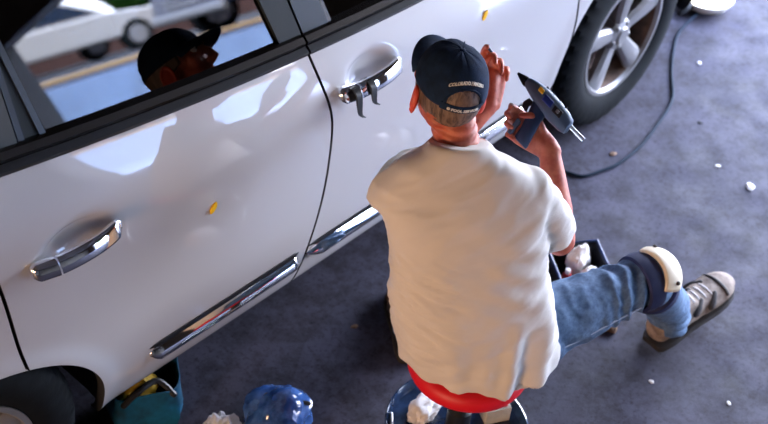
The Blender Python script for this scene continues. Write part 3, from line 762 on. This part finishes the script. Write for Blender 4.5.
# --- boots
def boot(ank, fd, m, pitch=0.0, k=1.0):
    sdv = Vector((fd.y, -fd.x, 0)); fx = (fd*math.cos(pitch)+Vector((0, 0, math.sin(pitch)))); z = sdv.cross(fx); z = z if z.z > 0 else -z
    heel = Vector((ank.x, ank.y, 0))-fd*.065
    R = []
    prof_b = [(0, .026, .040, .10), (.012, .036, .026, .125), (.045, .043, .020, .150), (.085, .044, .018, .150), (.125, .044, .018, .122), (.165, .047, .017, .100), (.215, .053, .016, .084), (.26, .053, .016, .076), (.295, .044, .018, .066), (.318, .028, .022, .054), (.328, .012, .028, .044)]
    prof_b = [(d*k, w*k, a*k, b*k) for d, w, a, b in prof_b]
    for d, w, zl, zh in prof_b:
        c = heel+fx*d; zm = (zl+zh)/2; h = (zh-zl)/2; ring = []
        for q in range(20):
            t = 2*PI*q/20; ring.append(c+sdv*w*math.copysign(abs(math.cos(t))**.8, math.cos(t))*(1-.25*max(0, math.sin(t)))+z*(zm+h*math.copysign(abs(math.sin(t))**.8, math.sin(t))))
        R.append(ring)
    g = M().rings(R); top = Vector((ank.x, ank.y, 0)); g.tube([top+z*.09, top+z*.13, top+z*.165-fd*.01], [.045, .047, .050], 20)
    b = put('boot', remesh(g, .0045, 4, lambda co, no: .0028*pnoise(co, (28, 28, 28), 1)), m, person, sharp=0)
    R = []
    for d, w, zl, zh in prof_b: R.append([heel+fx*(d-.004)+sdv*s_*(w+.004)+z*q for s_, q in ((-1, .004), (-1, .026), (1, .026), (1, .004))])
    R.append([p+fx*.008 for p in R[-1]])
    M().rings(R).build('sole', 'boot_sole', b, bevel=.004)
    def on_top(x, a):      # a point on the upper, x along the foot, a across
        w = np.interp(x/k, [.045, .085, .125, .165, .215, .26, .295], [.043, .044, .044, .047, .053, .053, .044])*k; hi = np.interp(x/k, [.045, .085, .125, .165, .215, .26, .295], [.150, .150, .122, .100, .084, .076, .066])*k
        lo = .017*k; c = min(.98, abs(a)); return heel+fx*x+sdv*w*a*(.98)*(1-.2*math.sqrt(1-c*c))+z*((hi+lo)/2+(hi-lo)/2*math.sqrt(1-c*c)*1.02)
    for s_ in (-1, 1):
        for x0, x1 in ((.07, .11), (.13, .17), (.19, .225)):
            M().tube([on_top(x0*k, s_*.98), on_top((x0*.6+x1*.4)*k, s_*.9), on_top(x1*k, s_*.62)], [.012, .011, .008], 8).build('side_panel', 'boot_dark', b)
    M().tube([on_top(.262*k, a) for a in np.linspace(-.95, .95, 11)], .006, 8).build('toe_cap_seam', 'boot_dark', b)
    for i in range(5): M().tube([on_top((.118+.024*i)*k, a) for a in np.linspace(-.55, .55, 6)], .0036, 6).build('lace', 'white_rag', b)
    return b
boot(ANR, FDR, 'boot', math.radians(13), 1.10); boot(ANL, FDL, 'boot_brown', 0, .95)
# --- cap
CA, CBk, CCc = .0815, .097, .090
def dome(ph, el, k=1.0):
    """ph 0 = back of the head, el 0 = rim"""
    sq = math.cos(el)**.82
    return H((math.sin(ph)*sq*CA*k, -math.cos(ph)*sq*CBk*k-.004, .020+math.sin(el)*CCc*k+.012*math.cos(ph)*0))
cp = M(); nu, nv = 96, 26; vs = []; fsx = []
for i in range(nv+1):
    for j in range(nu):
        ph = 2*PI*j/nu; el = -.10+(PI/2+.10)*i/nv*.999
        k = 1+.022*noise.noise(Vector((math.cos(ph)*2.6, math.sin(ph)*2.6, el*2.5)))*(1-i/nv*.3)
        k -= .012*math.exp(-((((ph+PI/6) % (PI/3))-PI/6)/.035)**2)*(1 if i > 2 else 0)*.5
        # soft dents near the crown
        k -= .05*math.exp(-((ph-2.4)/.45)**2-((el-1.05)/.22)**2)+.045*math.exp(-((ph-3.9)/.45)**2-((el-1.05)/.22)**2)
        vs.append(dome(ph, el, k))
def inhole(ph, el):
    a = (ph+PI) % (2*PI)-PI; return (a/.56)**2+((el-.06)/.47)**2 < 1 and el > -.2
for i in range(nv):
    for j in range(nu):
        ph = 2*PI*(j+.5)/nu; el = -.10+(PI/2+.10)*(i+.5)/nv
        if inhole(ph, el): continue
        fsx.append((i*nu+j, i*nu+(j+1) % nu, (i+1)*nu+(j+1) % nu, (i+1)*nu+j))
fsx.append(tuple(nv*nu+j for j in range(nu)))
capo = cp.add(vs, fsx).build('cap', 'cap_cloth', person, sharp=0, solid=.003)
sms = M()
for k in range(6):
    ph = PI/6+k*PI/3
    sms.tube([dome(ph, e, .998) for e in np.linspace(.05, 1.5, 20)], .0016, 6)
ed = [dome(.57*math.cos(t), .06+.48*math.sin(t), 1.004) for t in np.linspace(-.1, PI+.1, 28)]
sms.tube(ed, .0028, 6)
sms.build('cap_seams', 'cap_cloth', capo)
M().ell(dome(0, PI/2, 1.0), (.007, .007, .004)).build('cap_button', 'cap_cloth', capo)
st = M(); R = []
for k in range(31):
    ph = -.66+1.32*k/30; R.append([dome(ph, e, 1.0+q) for e, q in ((-.12, .012), (-.12, .032), (.075, .032), (.075, .012))])
st.rings(R).build('cap_strap', 'cap_cloth', capo)
R = []
for k in range(7):
    ph = .36+.10*k/6; R.append([dome(ph, e, 1.0+q) for e, q in ((-.14, .02), (-.14, .045), (.095, .045), (.095, .02))])
M().rings(R).build('strap_buckle', 'black_plastic', capo)
# bill
vs = []; fsx = []; n1, n2 = 22, 8
for i in range(n1+1):
    t = -1+2*i/n1
    for j in range(n2+1):
        q = j/n2; a = t*1.12; ox = math.sin(a)*(CA*.99)*(1+.02*q); oy = math.cos(a)*CBk*.97+q*.075*math.sqrt(max(0, 1-t*t*.96))
        vs.append(H((ox, oy-.004, .034-.012*(abs(t)**2)*1.0-q*.012*(1-.2*t*t)-.016*(ox/.08)**2*q)))
for i in range(n1):
    for j in range(n2): fsx.append((i*(n2+1)+j, i*(n2+1)+j+1, (i+1)*(n2+1)+j+1, (i+1)*(n2+1)+j))
M().add(vs, fsx).build('cap_bill', 'cap_cloth', capo, solid=.004, sharp=0)
# lettering wrapped on the cap
def lettering(txt, size, ph_w, el0, bend, k, name):
    cu_ = bpy.data.curves.new('txt', 'FONT'); cu_.body = txt; cu_.size = 1; cu_.align_x = 'CENTER'; cu_.resolution_u = 2; cu_.offset = .045
    o = bpy.data.objects.new('txt', cu_); COL.objects.link(o); dg = bpy.context.evaluated_depsgraph_get()
    me = bpy.data.meshes.new_from_object(o.evaluated_get(dg)); bpy.data.objects.remove(o)
    xs = [v.co.x for v in me.vertices]; w = max(xs)-min(xs); xc = (max(xs)+min(xs))/2
    for v in me.vertices:
        u = (v.co.x-xc)/w*2
        v.co = dome(u*ph_w, el0-bend*u*u+v.co.y*size, k)
    me.name = name; me.update()
    bm = bmesh.new(); bm.from_mesh(me)
    q = bmesh.ops.extrude_face_region(bm, geom=bm.faces[:])
    for e in q['geom']:
        if isinstance(e, bmesh.types.BMVert): e.co = HC+(e.co-HC)*1.012
    bm.to_mesh(me); bm.free()
    return put(name, me, 'cap_white', capo, smooth=False)
lettering('COLORADO / MALIBU', .125, .60, .665, .17, 1.012, 'cap_lettering')['label'] = 'white stitched lettering above the opening'
lettering('© POOL SERVICES', .105, .46, -.065, .0, 1.045, 'strap_lettering')

# ------------------------------------------------------------------ glue gun in the right hand
def gunroot():
    g = thing('glue_gun', 'grey and dark blue hot glue gun held in the right hand of the man', 'glue gun', PM @ (HM+GH*.055))
    return g
gun = gunroot(); gl0 = gun.location.copy(); R3 = PM.to_3x3()
def gp(a, h, n): return PM @ (GC+GA*a+GH*h+GN*n)-gl0
R = []
for a, up, dn, w in ((-.082, .010, .016, .012), (-.078, .018, .022, .020), (-.062, .024, .027, .026), (-.03, .028, .028, .029), (.0, .029, .027, .029), (.03, .027, .022, .027), (.055, .022, .015, .022), (.072, .016, .010, .016), (.078, .010, .007, .011)):
    R.append([gp(a, (dn-up)/2+(dn+up)/2*math.copysign(abs(math.sin(t))**.75, math.sin(t)), w*math.copysign(abs(math.cos(t))**.75, math.cos(t))) for t in np.linspace(0, 2*PI, 25)[:-1]])
M().rings(R).build('gun_body', 'gun_grey', gun)
R = []
for a, r in ((.074, .0125), (.082, .012), (.094, .008), (.104, .0045), (.108, .003)):
    R.append([gp(a, .001+r*math.sin(t)-.002, r*math.cos(t)) for t in np.linspace(0, 2*PI, 17)[:-1]])
M().rings(R).build('nozzle', 'rubber', gun)
R = []
for h, a0, a1, w in ((.012, -.014, .036, .016), (.05, -.016, .026, .0155), (.09, -.022, .018, .015), (.112, -.026, .018, .016), (.118, -.024, .016, .013)):
    c = (a0+a1)/2; hw = (a1-a0)/2
    R.append([gp(c+hw*math.copysign(abs(math.cos(t))**.7, math.cos(t)), h, w*math.copysign(abs(math.sin(t))**.7, math.sin(t))) for t in np.linspace(0, 2*PI, 21)[:-1]])
M().rings(R).build('handle', 'gun_blue', gun)
t_ = M(); R = []
for h, a, w in ((.022, .040, .007), (.038, .046, .008), (.052, .042, .007)): R.append([gp(a+x, h, y) for x, y in ((-.012, -w), (.004, -w), (.007, 0), (.004, w), (-.012, w))])
t_.rings(R).build('trigger', 'black_plastic', gun, bevel=.002)
st_ = M().rings([[gp(a, h, n) for a, n in ((.026, -.009), (.038, -.009), (.038, .013), (.026, .013))] for h in (.078, .122)]); st_.build('stand_plate', 'gun_grey', gun, bevel=.002)
M().tube([gp(-.074, -.002, 0), gp(-.128, -.002, 0)], .0058, 12, False).build('glue_stick', 'glue_stick', gun)
M().ell((0, 0, 0), (.001, .001, .001)) 
def gpatch(name, a0, a1, h0, h1, m, n=.0285, th=.003):
    return M().rings([[gp(a0, h0, n-.004), gp(a1, h0, n-.004), gp(a1, h1, n-.004), gp(a0, h1, n-.004)], [gp(a0, h0, n+th), gp(a1, h0, n+th), gp(a1, h1, n+th), gp(a0, h1, n+th)]]).build(name, m, gun, bevel=.002)
gpatch('yellow_emblem', .020, .036, -.016, -.004, 'yellow', .0265)
gpatch('blue_label', -.016, .014, -.012, .006, 'label_blue')
gpatch('slot', -.050, -.022, -.010, .008, 'black_plastic', .0275)
gpatch('slot_switch', -.042, -.032, -.006, .003, 'steel', .0295)
for k in range(4):
    a = .022-.022*k; M().rings([[gp(a+x, -.0275+dy, n_) for x, n_ in ((-.003, -.012), (.003, -.012), (.003, .014), (-.003, .014))] for dy in (-.0025, .004)]).build('vent_ridge', 'black_plastic', gun)
# small dark blue pulling tab pinched in the left hand
g = M(); tp = WL+(.10*cr+.95*cu-.1*ct).normalized()*.136+cr*(-.012)+ct*.048
ry = (cu*.75-cr*.6).normalized()
g.tube([tp-ry*.014, tp+ry*.014], .0038, 10); g.tube([tp+ry*.012, tp+ry*.0155], .0085, 14, False)
tb = g.build('dent_tab', 'tab_blue', off=tp); tb.location = PM @ tp; tb.rotation_euler = (0, 0, PROT)
tag(tb, 'small dark blue pulling tab pinched between thumb and finger of the raised left hand', 'tab')

# ------------------------------------------------------------------ roller stool
SC = PM @ Vector((.003, .070, 0))
stool = thing('roller_stool', 'low roller stool with round red padded seat under the man', 'stool', SC)
M().lathe([(.001, .365), (.145, .365), (.158, .372), (.1635, .385), (.1635, .400), (.160, .414), (.150, .424), (.12, .429), (.001, .430)], n=64).build('seat', 'red_vinyl', stool)
M().lathe([(.001, .352), (.12, .352), (.12, .366), (.001, .366)], n=40).build('seat_plate', 'black_plastic', stool)
M().lathe([(.001, .09), (.034, .09), (.034, .20), (.022, .21), (.022, .353), (.001, .353)], n=32).build('post', 'black_plastic', stool)
M().lathe([(.03, .092), (.17, .092), (.19, .097), (.2, .112), (.203, .128), (.199, .130), (.195, .115), (.187, .104), (.17, .100), (.03, .100)], n=64, close=True).build('tool_tray', 'tray_plastic', stool)
for k in range(5):
    a = 2*PI*k/5+.5; c = Vector((math.cos(a), math.sin(a), 0)); t = Vector((-math.sin(a), math.cos(a), 0))
    lg = M().rings([[c*r+t*w+Vector((0, 0, z0)), c*r-t*w+Vector((0, 0, z0)), c*r-t*w+Vector((0, 0, z1)), c*r+t*w+Vector((0, 0, z1))] for r, w, z0, z1 in ((.02, .022, .065, .092), (.14, .015, .06, .085), (.175, .013, .055, .075))]).build('leg', 'black_plastic', stool, bevel=.004)
    cs = M(); pc = c*.165+Vector((0, 0, .025))
    for s_ in (-1, 1): cs.tube([pc+t*(.004*s_), pc+t*(.016*s_)], .025, 18, False)
    cs.tube([pc, pc+Vector((0, 0, .035))], .007, 8); cs.build('caster', 'rubber', lg)
def crumple(name, c, r, m, seed, amp=.35, freq=1.6, label=None, cat=None, nsub=4, group=None, rough=2.5, flat=None):
    bm = bmesh.new(); bmesh.ops.create_icosphere(bm, subdivisions=nsub, radius=1)
    for v in bm.verts:
        p = v.co.copy(); q = p*freq+Vector((seed, seed*2, -seed))
        n_ = noise.noise(q)*amp+(.5-abs(noise.noise(q*rough)))*amp*.55+(.3-abs(noise.noise(q*rough*2.6)))*amp*.22
        p = p*(1+n_); v.co = Vector((p.x*r[0], p.y*r[1], p.z*r[2]))
    zmin = -r[2]*.72
    for v in bm.verts:
        if v.co.z < zmin: v.co.z = zmin+(v.co.z-zmin)*.04
        v.co.z -= zmin
    mn = min(v.co.z for v in bm.verts)
    for v in bm.verts: v.co.z -= mn
    me = bpy.data.meshes.new(name); bm.to_mesh(me); bm.free()
    o = put(name, me, m, sharp=32); o.location = c
    if label: tag(o, label, cat, group)
    return o
crumple('rag', PM @ Vector((-.085, .135, .100)), (.052, .038, .030), 'white_rag', 4.2, label='crumpled white rag lying in the round tray under the red seat', cat='rag')
bx_ = thing('paper_box', 'small beige box with a red mark standing in the stool tray at right', 'box', PM @ Vector((.118, .125, .100)), (0, 0, PROT+.25))
M().box((0, 0, .028), (.075, .05, .055)).build('carton', 'box_card', bx_, smooth=False, bevel=.002)
M().box((.018, 0, .0565), (.022, .034, .0025)).build('red_mark', 'red_plastic', bx_, smooth=False)
cl = M(); cl.tube([(-.028, 0, .006), (.03, .004, .007)], .005, 10); cl.ell((-.034, 0, .008), (.010, .010, .008)); 
o_ = cl.build('thumb_screw', 'steel'); o_.location = PM @ Vector((-.175, .095, .104)); o_.rotation_euler = (0, 0, .7); tag(o_, 'small shiny metal screw lying near the left rim of the stool tray', 'screw')

# ------------------------------------------------------------------ things lying on the floor
# open black tote with rags and a red bottle, ahead of the knee
TB = Vector((.84, -.425, 0)); TR = PROT+.12
tote = thing('tool_tray', 'open black and blue tray of rags on the floor beyond the knee', 'tray', TB, (0, 0, TR))
def wallbox(g, w, d, h, t, flare):
    o0 = [(-w/2, -d/2), (w/2, -d/2), (w/2, d/2), (-w/2, d/2)]
    def rg(s, z, q=0): return [((x-math.copysign(q, x))*s, (y-math.copysign(q, y))*s, z) for x, y in o0]
    g.rings([rg(1, 0), rg(1+flare, h), rg(1+flare, h, t), rg(1, t, t)])
wb = M(); wallbox(wb, .165, .185, .085, .006, .08); wb.build('tray_shell', 'tote_black', tote, bevel=.005)
rimm = M(); w, d = .165*1.08/2, .185*1.08/2
rimm.tube([(-w, -d, .086), (w, -d, .086), (w, d, .086), (-w, d, .086), (-w, -d, .086)], .006, 8); rimm.build('tray_rim', 'tote_blue', tote)
TM = Matrix.Translation(TB) @ Matrix.Rotation(TR, 4, 'Z')
crumple('rag', TM @ Vector((.012, .042, .012)), (.046, .030, .060), 'white_rag', 1.3, label='upper crumpled white rag stuffed in the black floor tray', cat='rag', group='rags in the floor tray')
crumple('rag', TM @ Vector((.02, -.042, .012)), (.044, .028, .048), 'white_rag', 8.1, label='lower crumpled white rag in the black floor tray, next to the jeans', cat='rag', group='rags in the floor tray')
rb = thing('red_bottle', 'small red bottle lying in the left corner of the black floor tray', 'bottle', TM @ Vector((-.052, -.03, .008)), (0, 0, TR))
M().lathe([(.001, 0), (.015, 0), (.016, .004), (.016, .058), (.010, .068), (.001, .068)], n=20).build('bottle_body', 'red_plastic', rb)
M().lathe([(.001, .068), (.0085, .068), (.0085, .084), (.001, .085)], n=16).build('bottle_cap', 'white_rag', rb)
# bags at the lower edge
b1 = crumple('plastic_bag', (-.295, -.180, 0), (.105, .08, .085), 'blue_plastic', 3.3, .34, 1.2, 'shiny blue plastic bag slumped on the dark floor left of the stool', 'bag')
sk = M().tube([(-.010, .035, .128), (.060, -.065, .118)], .006, 8); sk.build('dark_rod', 'black_plastic', b1)
crumple('plastic_wrap', (-.436, -.100, 0), (.05, .045, .045), 'clear_plastic', 6.4, .55, 2.4, 'crumpled clear plastic wrap on the floor left of the blue bag', 'wrap', rough=3.2)
tb_ = thing('tote_bag', 'teal tote bag with black straps on the floor under the car sill', 'bag', (-.525, .120, 0), (0, 0, -.5))
R = []
for q, (rr_, zz) in enumerate(((.2, .002), (.92, .0), (1.02, .04), (1.06, .09), (1.0, .14), (.98, .165), (.95, .166), (.96, .13), (.98, .07), (.9, .03))):
    ring = []
    for k in range(48):
        t = 2*PI*k/48; e = .5
        w_ = 1+.10*noise.noise(Vector((math.cos(t)*2, math.sin(t)*2, zz*14)))+.04*noise.noise(Vector((math.cos(t)*6, math.sin(t)*6, zz*30)))
        ring.append((.100*rr_*w_*math.copysign(abs(math.cos(t))**e, math.cos(t)), .078*rr_*w_*math.copysign(abs(math.sin(t))**e, math.sin(t)), zz+(.02*noise.noise(Vector((math.cos(t)*1.5, math.sin(t)*1.5, 5))) if zz > .1 else 0)))
    R.append(ring)
M().rings(R).build('bag_shell', 'teal_cloth', tb_)
for pts_ in ([(-.07, -.082, .150), (-.03, -.075, .185), (.03, -.050, .188), (.07, -.078, .150)], [(-.07, .080, .150), (-.02, .050, .178), (.04, .040, .176), (.07, .078, .150)]):
    M().tube(smoothpath(pts_), .009, 8).build('bag_strap', 'black_plastic', tb_)
M().box((.0, .0, .075), (.16, .115, .02), None, .006).build('bag_lining', 'tote_black', tb_)
crumple('pouch', Matrix.Translation((-.545, .115, 0)) @ Matrix.Rotation(-.5, 4, 'Z') @ Vector((-.005, -.005, .10)), (.058, .045, .045), 'yellow_dull', 2.2, .3, label='dull yellow pouch sticking out of the teal tote bag', cat='pouch')
# black hooked straps hanging on the front door handle
def strap(x, drop, lab):
    y0 = skin_y(x, .916, False)-.045; z0 = .934
    pts = smoothpath([(x+.004, y0+.03, z0-.004), (x+.002, y0+.012, z0+.004), (x, y0-.006, z0-.004), (x+.001, y0-.012, z0-drop*.45), (x+.008, y0-.012, z0-drop*.85), (x+.022, y0-.016, z0-drop)], 6)
    n_ = len(pts); R = []
    for i, p in enumerate(pts):
        u = i/(n_-1); w = .010*(1-.75*max(0, (u-.55)/.45)); R.append([p+Vector((w*a, b*.003, 0)) for a, b in ((-1, -1), (1, -1), (1, 1), (-1, 1))])
    ob = M().rings(R).build('rubber_strap', 'black_plastic', off=pts[2], bevel=.001); ob.location = pts[2]
    tag(ob, lab, 'strap', 'black straps on the front door handle')
strap(.092, .085, 'longer black curved strap hung over the rear end of the front door handle')
strap(.148, .070, 'thinner black hooked strap hung near the middle of the front door handle')
# work lamp with cord, near the front wheel
LP = Vector((2.675, .205, 0))
wl = thing('work_lamp', 'round white work lamp glowing on the floor ahead of the front wheel', 'lamp', LP)
M().lathe([(.001, .0), (.07, .0), (.10, .02), (.118, .05), (.120, .056), (.112, .056), (.096, .03), (.001, .028)], n=48).build('reflector', 'lamp_shell', wl)
M().lathe([(.001, .034), (.104, .046), (.110, .052), (.001, .060)], n=48).build('lamp_face', 'lamp_glow', wl)
hk = [Vector((-.075+.028*math.cos(t), .005+.028*math.sin(t), .062)) for t in np.linspace(.5, 5.6, 20)]
M().tube(hk, .004, 8).build('hook', 'chip_brown', wl)
M().tube([(-.112, .012, .04), (-.150, .018, .03), (-.17, .02, .02)], [.018, .016, .009], 12).build('cord_grip', 'black_plastic', wl)
cpts = [(2.55, .175, .02), (2.40, .16, .008), (2.27, .105, .006), (2.12, .02, .006), (1.96, -.085, .006), (1.78, -.135, .006), (1.62, -.165, .006), (1.47, -.17, .006), (1.38, -.15, .006), (1.30, -.118, .006), (1.26, -.04, .006), (1.17, -.02, .006), (1.0, -.06, .006)]
M().tube(smoothpath(cpts, 8), .0062, 8).build('cord', 'cord', wl, off=LP)
# paint chips, grit and scraps
def chip(x, y, s, m, lab, seed, cat='scrap', h=.3):
    o = crumple('paint_chip' if m == 'chip_white' else 'floor_scrap', (x, y, 0), (s, s*.75, s*h), m, seed, .6, 1.8, lab, cat, nsub=2)
    o.rotation_euler = (0, 0, seed)
chip(1.722, -.576, .019, 'chip_white', 'largest white paint chip on the open floor at far right', 1)
chip(1.737, -.43, .009, 'chip_white', 'small round white chip on the floor left of the largest chip', 2)
chip(2.27, -.02, .011, 'chip_white', 'small white chip on the floor below the glowing work lamp', 3)
chip(.755, -1.06, .008, 'chip_white', 'small white chip on the floor at the bottom right, below the boot', 4)
chip(1.92, -.24, .010, 'chip_dark', 'dark speck on the floor right of the black cord', 5)
chip(1.50, -.17+.05, .013, 'chip_brown', 'brown flat scrap lying just above the bend of the cord', 6)
chip(.752, -.62, .030, 'chip_brown', 'brown wood scrap on the floor beneath the bent right knee', 7, h=.5)
chip(.655, -.845, .008, 'chip_white', 'small white chip in the shadow left of the boot heel', 8)
chip(.16, -.06, .010, 'chip_brown', 'rust brown scrap on the dark floor between car sill and stool', 9)

# ------------------------------------------------------------------ the yard seen in the car glass
def auto(name, label, loc, rot, m, top, L=4.6, Wd=1.8, truck=False):
    r = thing(name, label, 'car'); r.matrix_world = YT @ Matrix.Translation(loc) @ Matrix.Rotation(rot[2], 4, 'Z')
    if truck: body_p = [(-.5, .42), (-.5, 1.08), (-.18, 1.10), (-.1, 1.12), (.2, 1.15), (.42, 1.12), (.495, 1.0), (.5, .45)]; cab = [(-.10, 1.1), (-.07, 1.80), (.16, 1.82), (.28, 1.14)]
    else: body_p = [(-.5, .35), (-.49, .92), (-.3, .98), (.18, .95), (.40, .84), (.485, .68), (.5, .34)]; cab = [(-.40, .96), (-.27, 1.38), (.02, 1.43), (.22, .95)]
    g = M(); A = (Vector((1, 0, 0)), Vector((0, 0, 1)), Vector((0, -1, 0)))
    g.plate([(x*L, z) for x, z in body_p], Wd, (0, 0, 0), A); g.build('car_body', m, r, bevel=.07)
    g = M(); g.plate([(x*L, z) for x, z in cab], Wd*.86, (0, 0, 0), A); g.build('cabin', m, r, bevel=.08)
    cx = sum(x for x, z in cab)/4*L; cz = sum(z for x, z in cab)/4
    g = M(); g.plate([(cx+(x*L-cx)*.84, cz+(z-cz)*.74) for x, z in cab], Wd*.875, (0, 0, 0), A); g.build('side_glass', 'auto_glass', r)
    wr = .40 if truck else .33
    for sx in (-.30, .31):
        for sy in (-1, 1):
            w_ = M().lathe([(.001, -.11), (wr*.95, -.11), (wr, -.09), (wr, .09), (wr*.95, .11), (.001, .11)], (sx*L, sy*(Wd/2-.07), wr), 28, 'y').build('wheel', 'rubber', r)
            M().lathe([(.001, -.125), (wr*.6, -.12), (wr*.64, -.10), (wr*.64, .10), (wr*.6, .12), (.001, .125)], (sx*L, sy*(Wd/2-.07), wr), 20, 'y').build('rim', 'alloy', w_)
    if truck:
        for k in range(4): M().box((L*.503, 0, .62+.1*k), (.04, 1.2, .045), None, .01).build('grille_bar', 'steel', r)
        M().box((L*.51, 0, .45), (.12, 1.7, .16), None, .03).build('bumper', 'steel', r)
    for sy in (-1, 1): M().ell((L*.485, sy*Wd*.38, .92 if truck else .66), (.06, .14, .08)).build('headlight', 'steel', r)
    return r
auto('parked_car', 'white sedan parked out in the yard, mirrored in the rear door glass', (3.3, -12.6, -.10), (0, 0, .03), 'auto_white', 0)
auto('parked_truck', 'dark pickup truck parked in the yard, mirrored at the right of the rear glass', (3.7, -4.6, -.10), (0, 0, PI-.0), 'auto_navy', 0, 5.3, 1.95, True)
for k, (x, y, h) in enumerate(((6, -22, 5), (13, -22.5, 5), (20.5, -23, 5.5), (28, -22.5, 5), (-1, -22.5, 5))):
    t = thing('tree', ['leafy green tree beyond the yard, nearest of the row', 'leafy green tree beyond the yard, second of the row', 'leafy green tree beyond the yard, third of the row', 'leafy green tree beyond the yard, fourth and farthest along', 'leafy green tree beyond the yard at the left end of the row'][k], 'tree'); t.matrix_world = YT @ Matrix.Translation((x, y, .2)) @ Matrix.Rotation(k, 4, 'Z'); t['group'] = 'trees beyond the yard'
    M().tube([(0, 0, 0), (.1, 0, h*.5)], [.22, .14], 10).build('trunk', 'bark', t)
    bm = bmesh.new(); bmesh.ops.create_icosphere(bm, subdivisions=4, radius=1)
    for v in bm.verts:
        p = v.co; n_ = noise.noise(p*1.6+Vector((k*3, 0, 0)))*.35+(.4-abs(noise.noise(p*5)))*.25; v.co = Vector((p.x*3, p.y*2.4, p.z*h*.42))*(1+n_)+Vector((0, 0, h*.62))
    me = bpy.data.meshes.new('crown'); bm.to_mesh(me); bm.free(); put('crown', me, 'leaf', t, sharp=25)
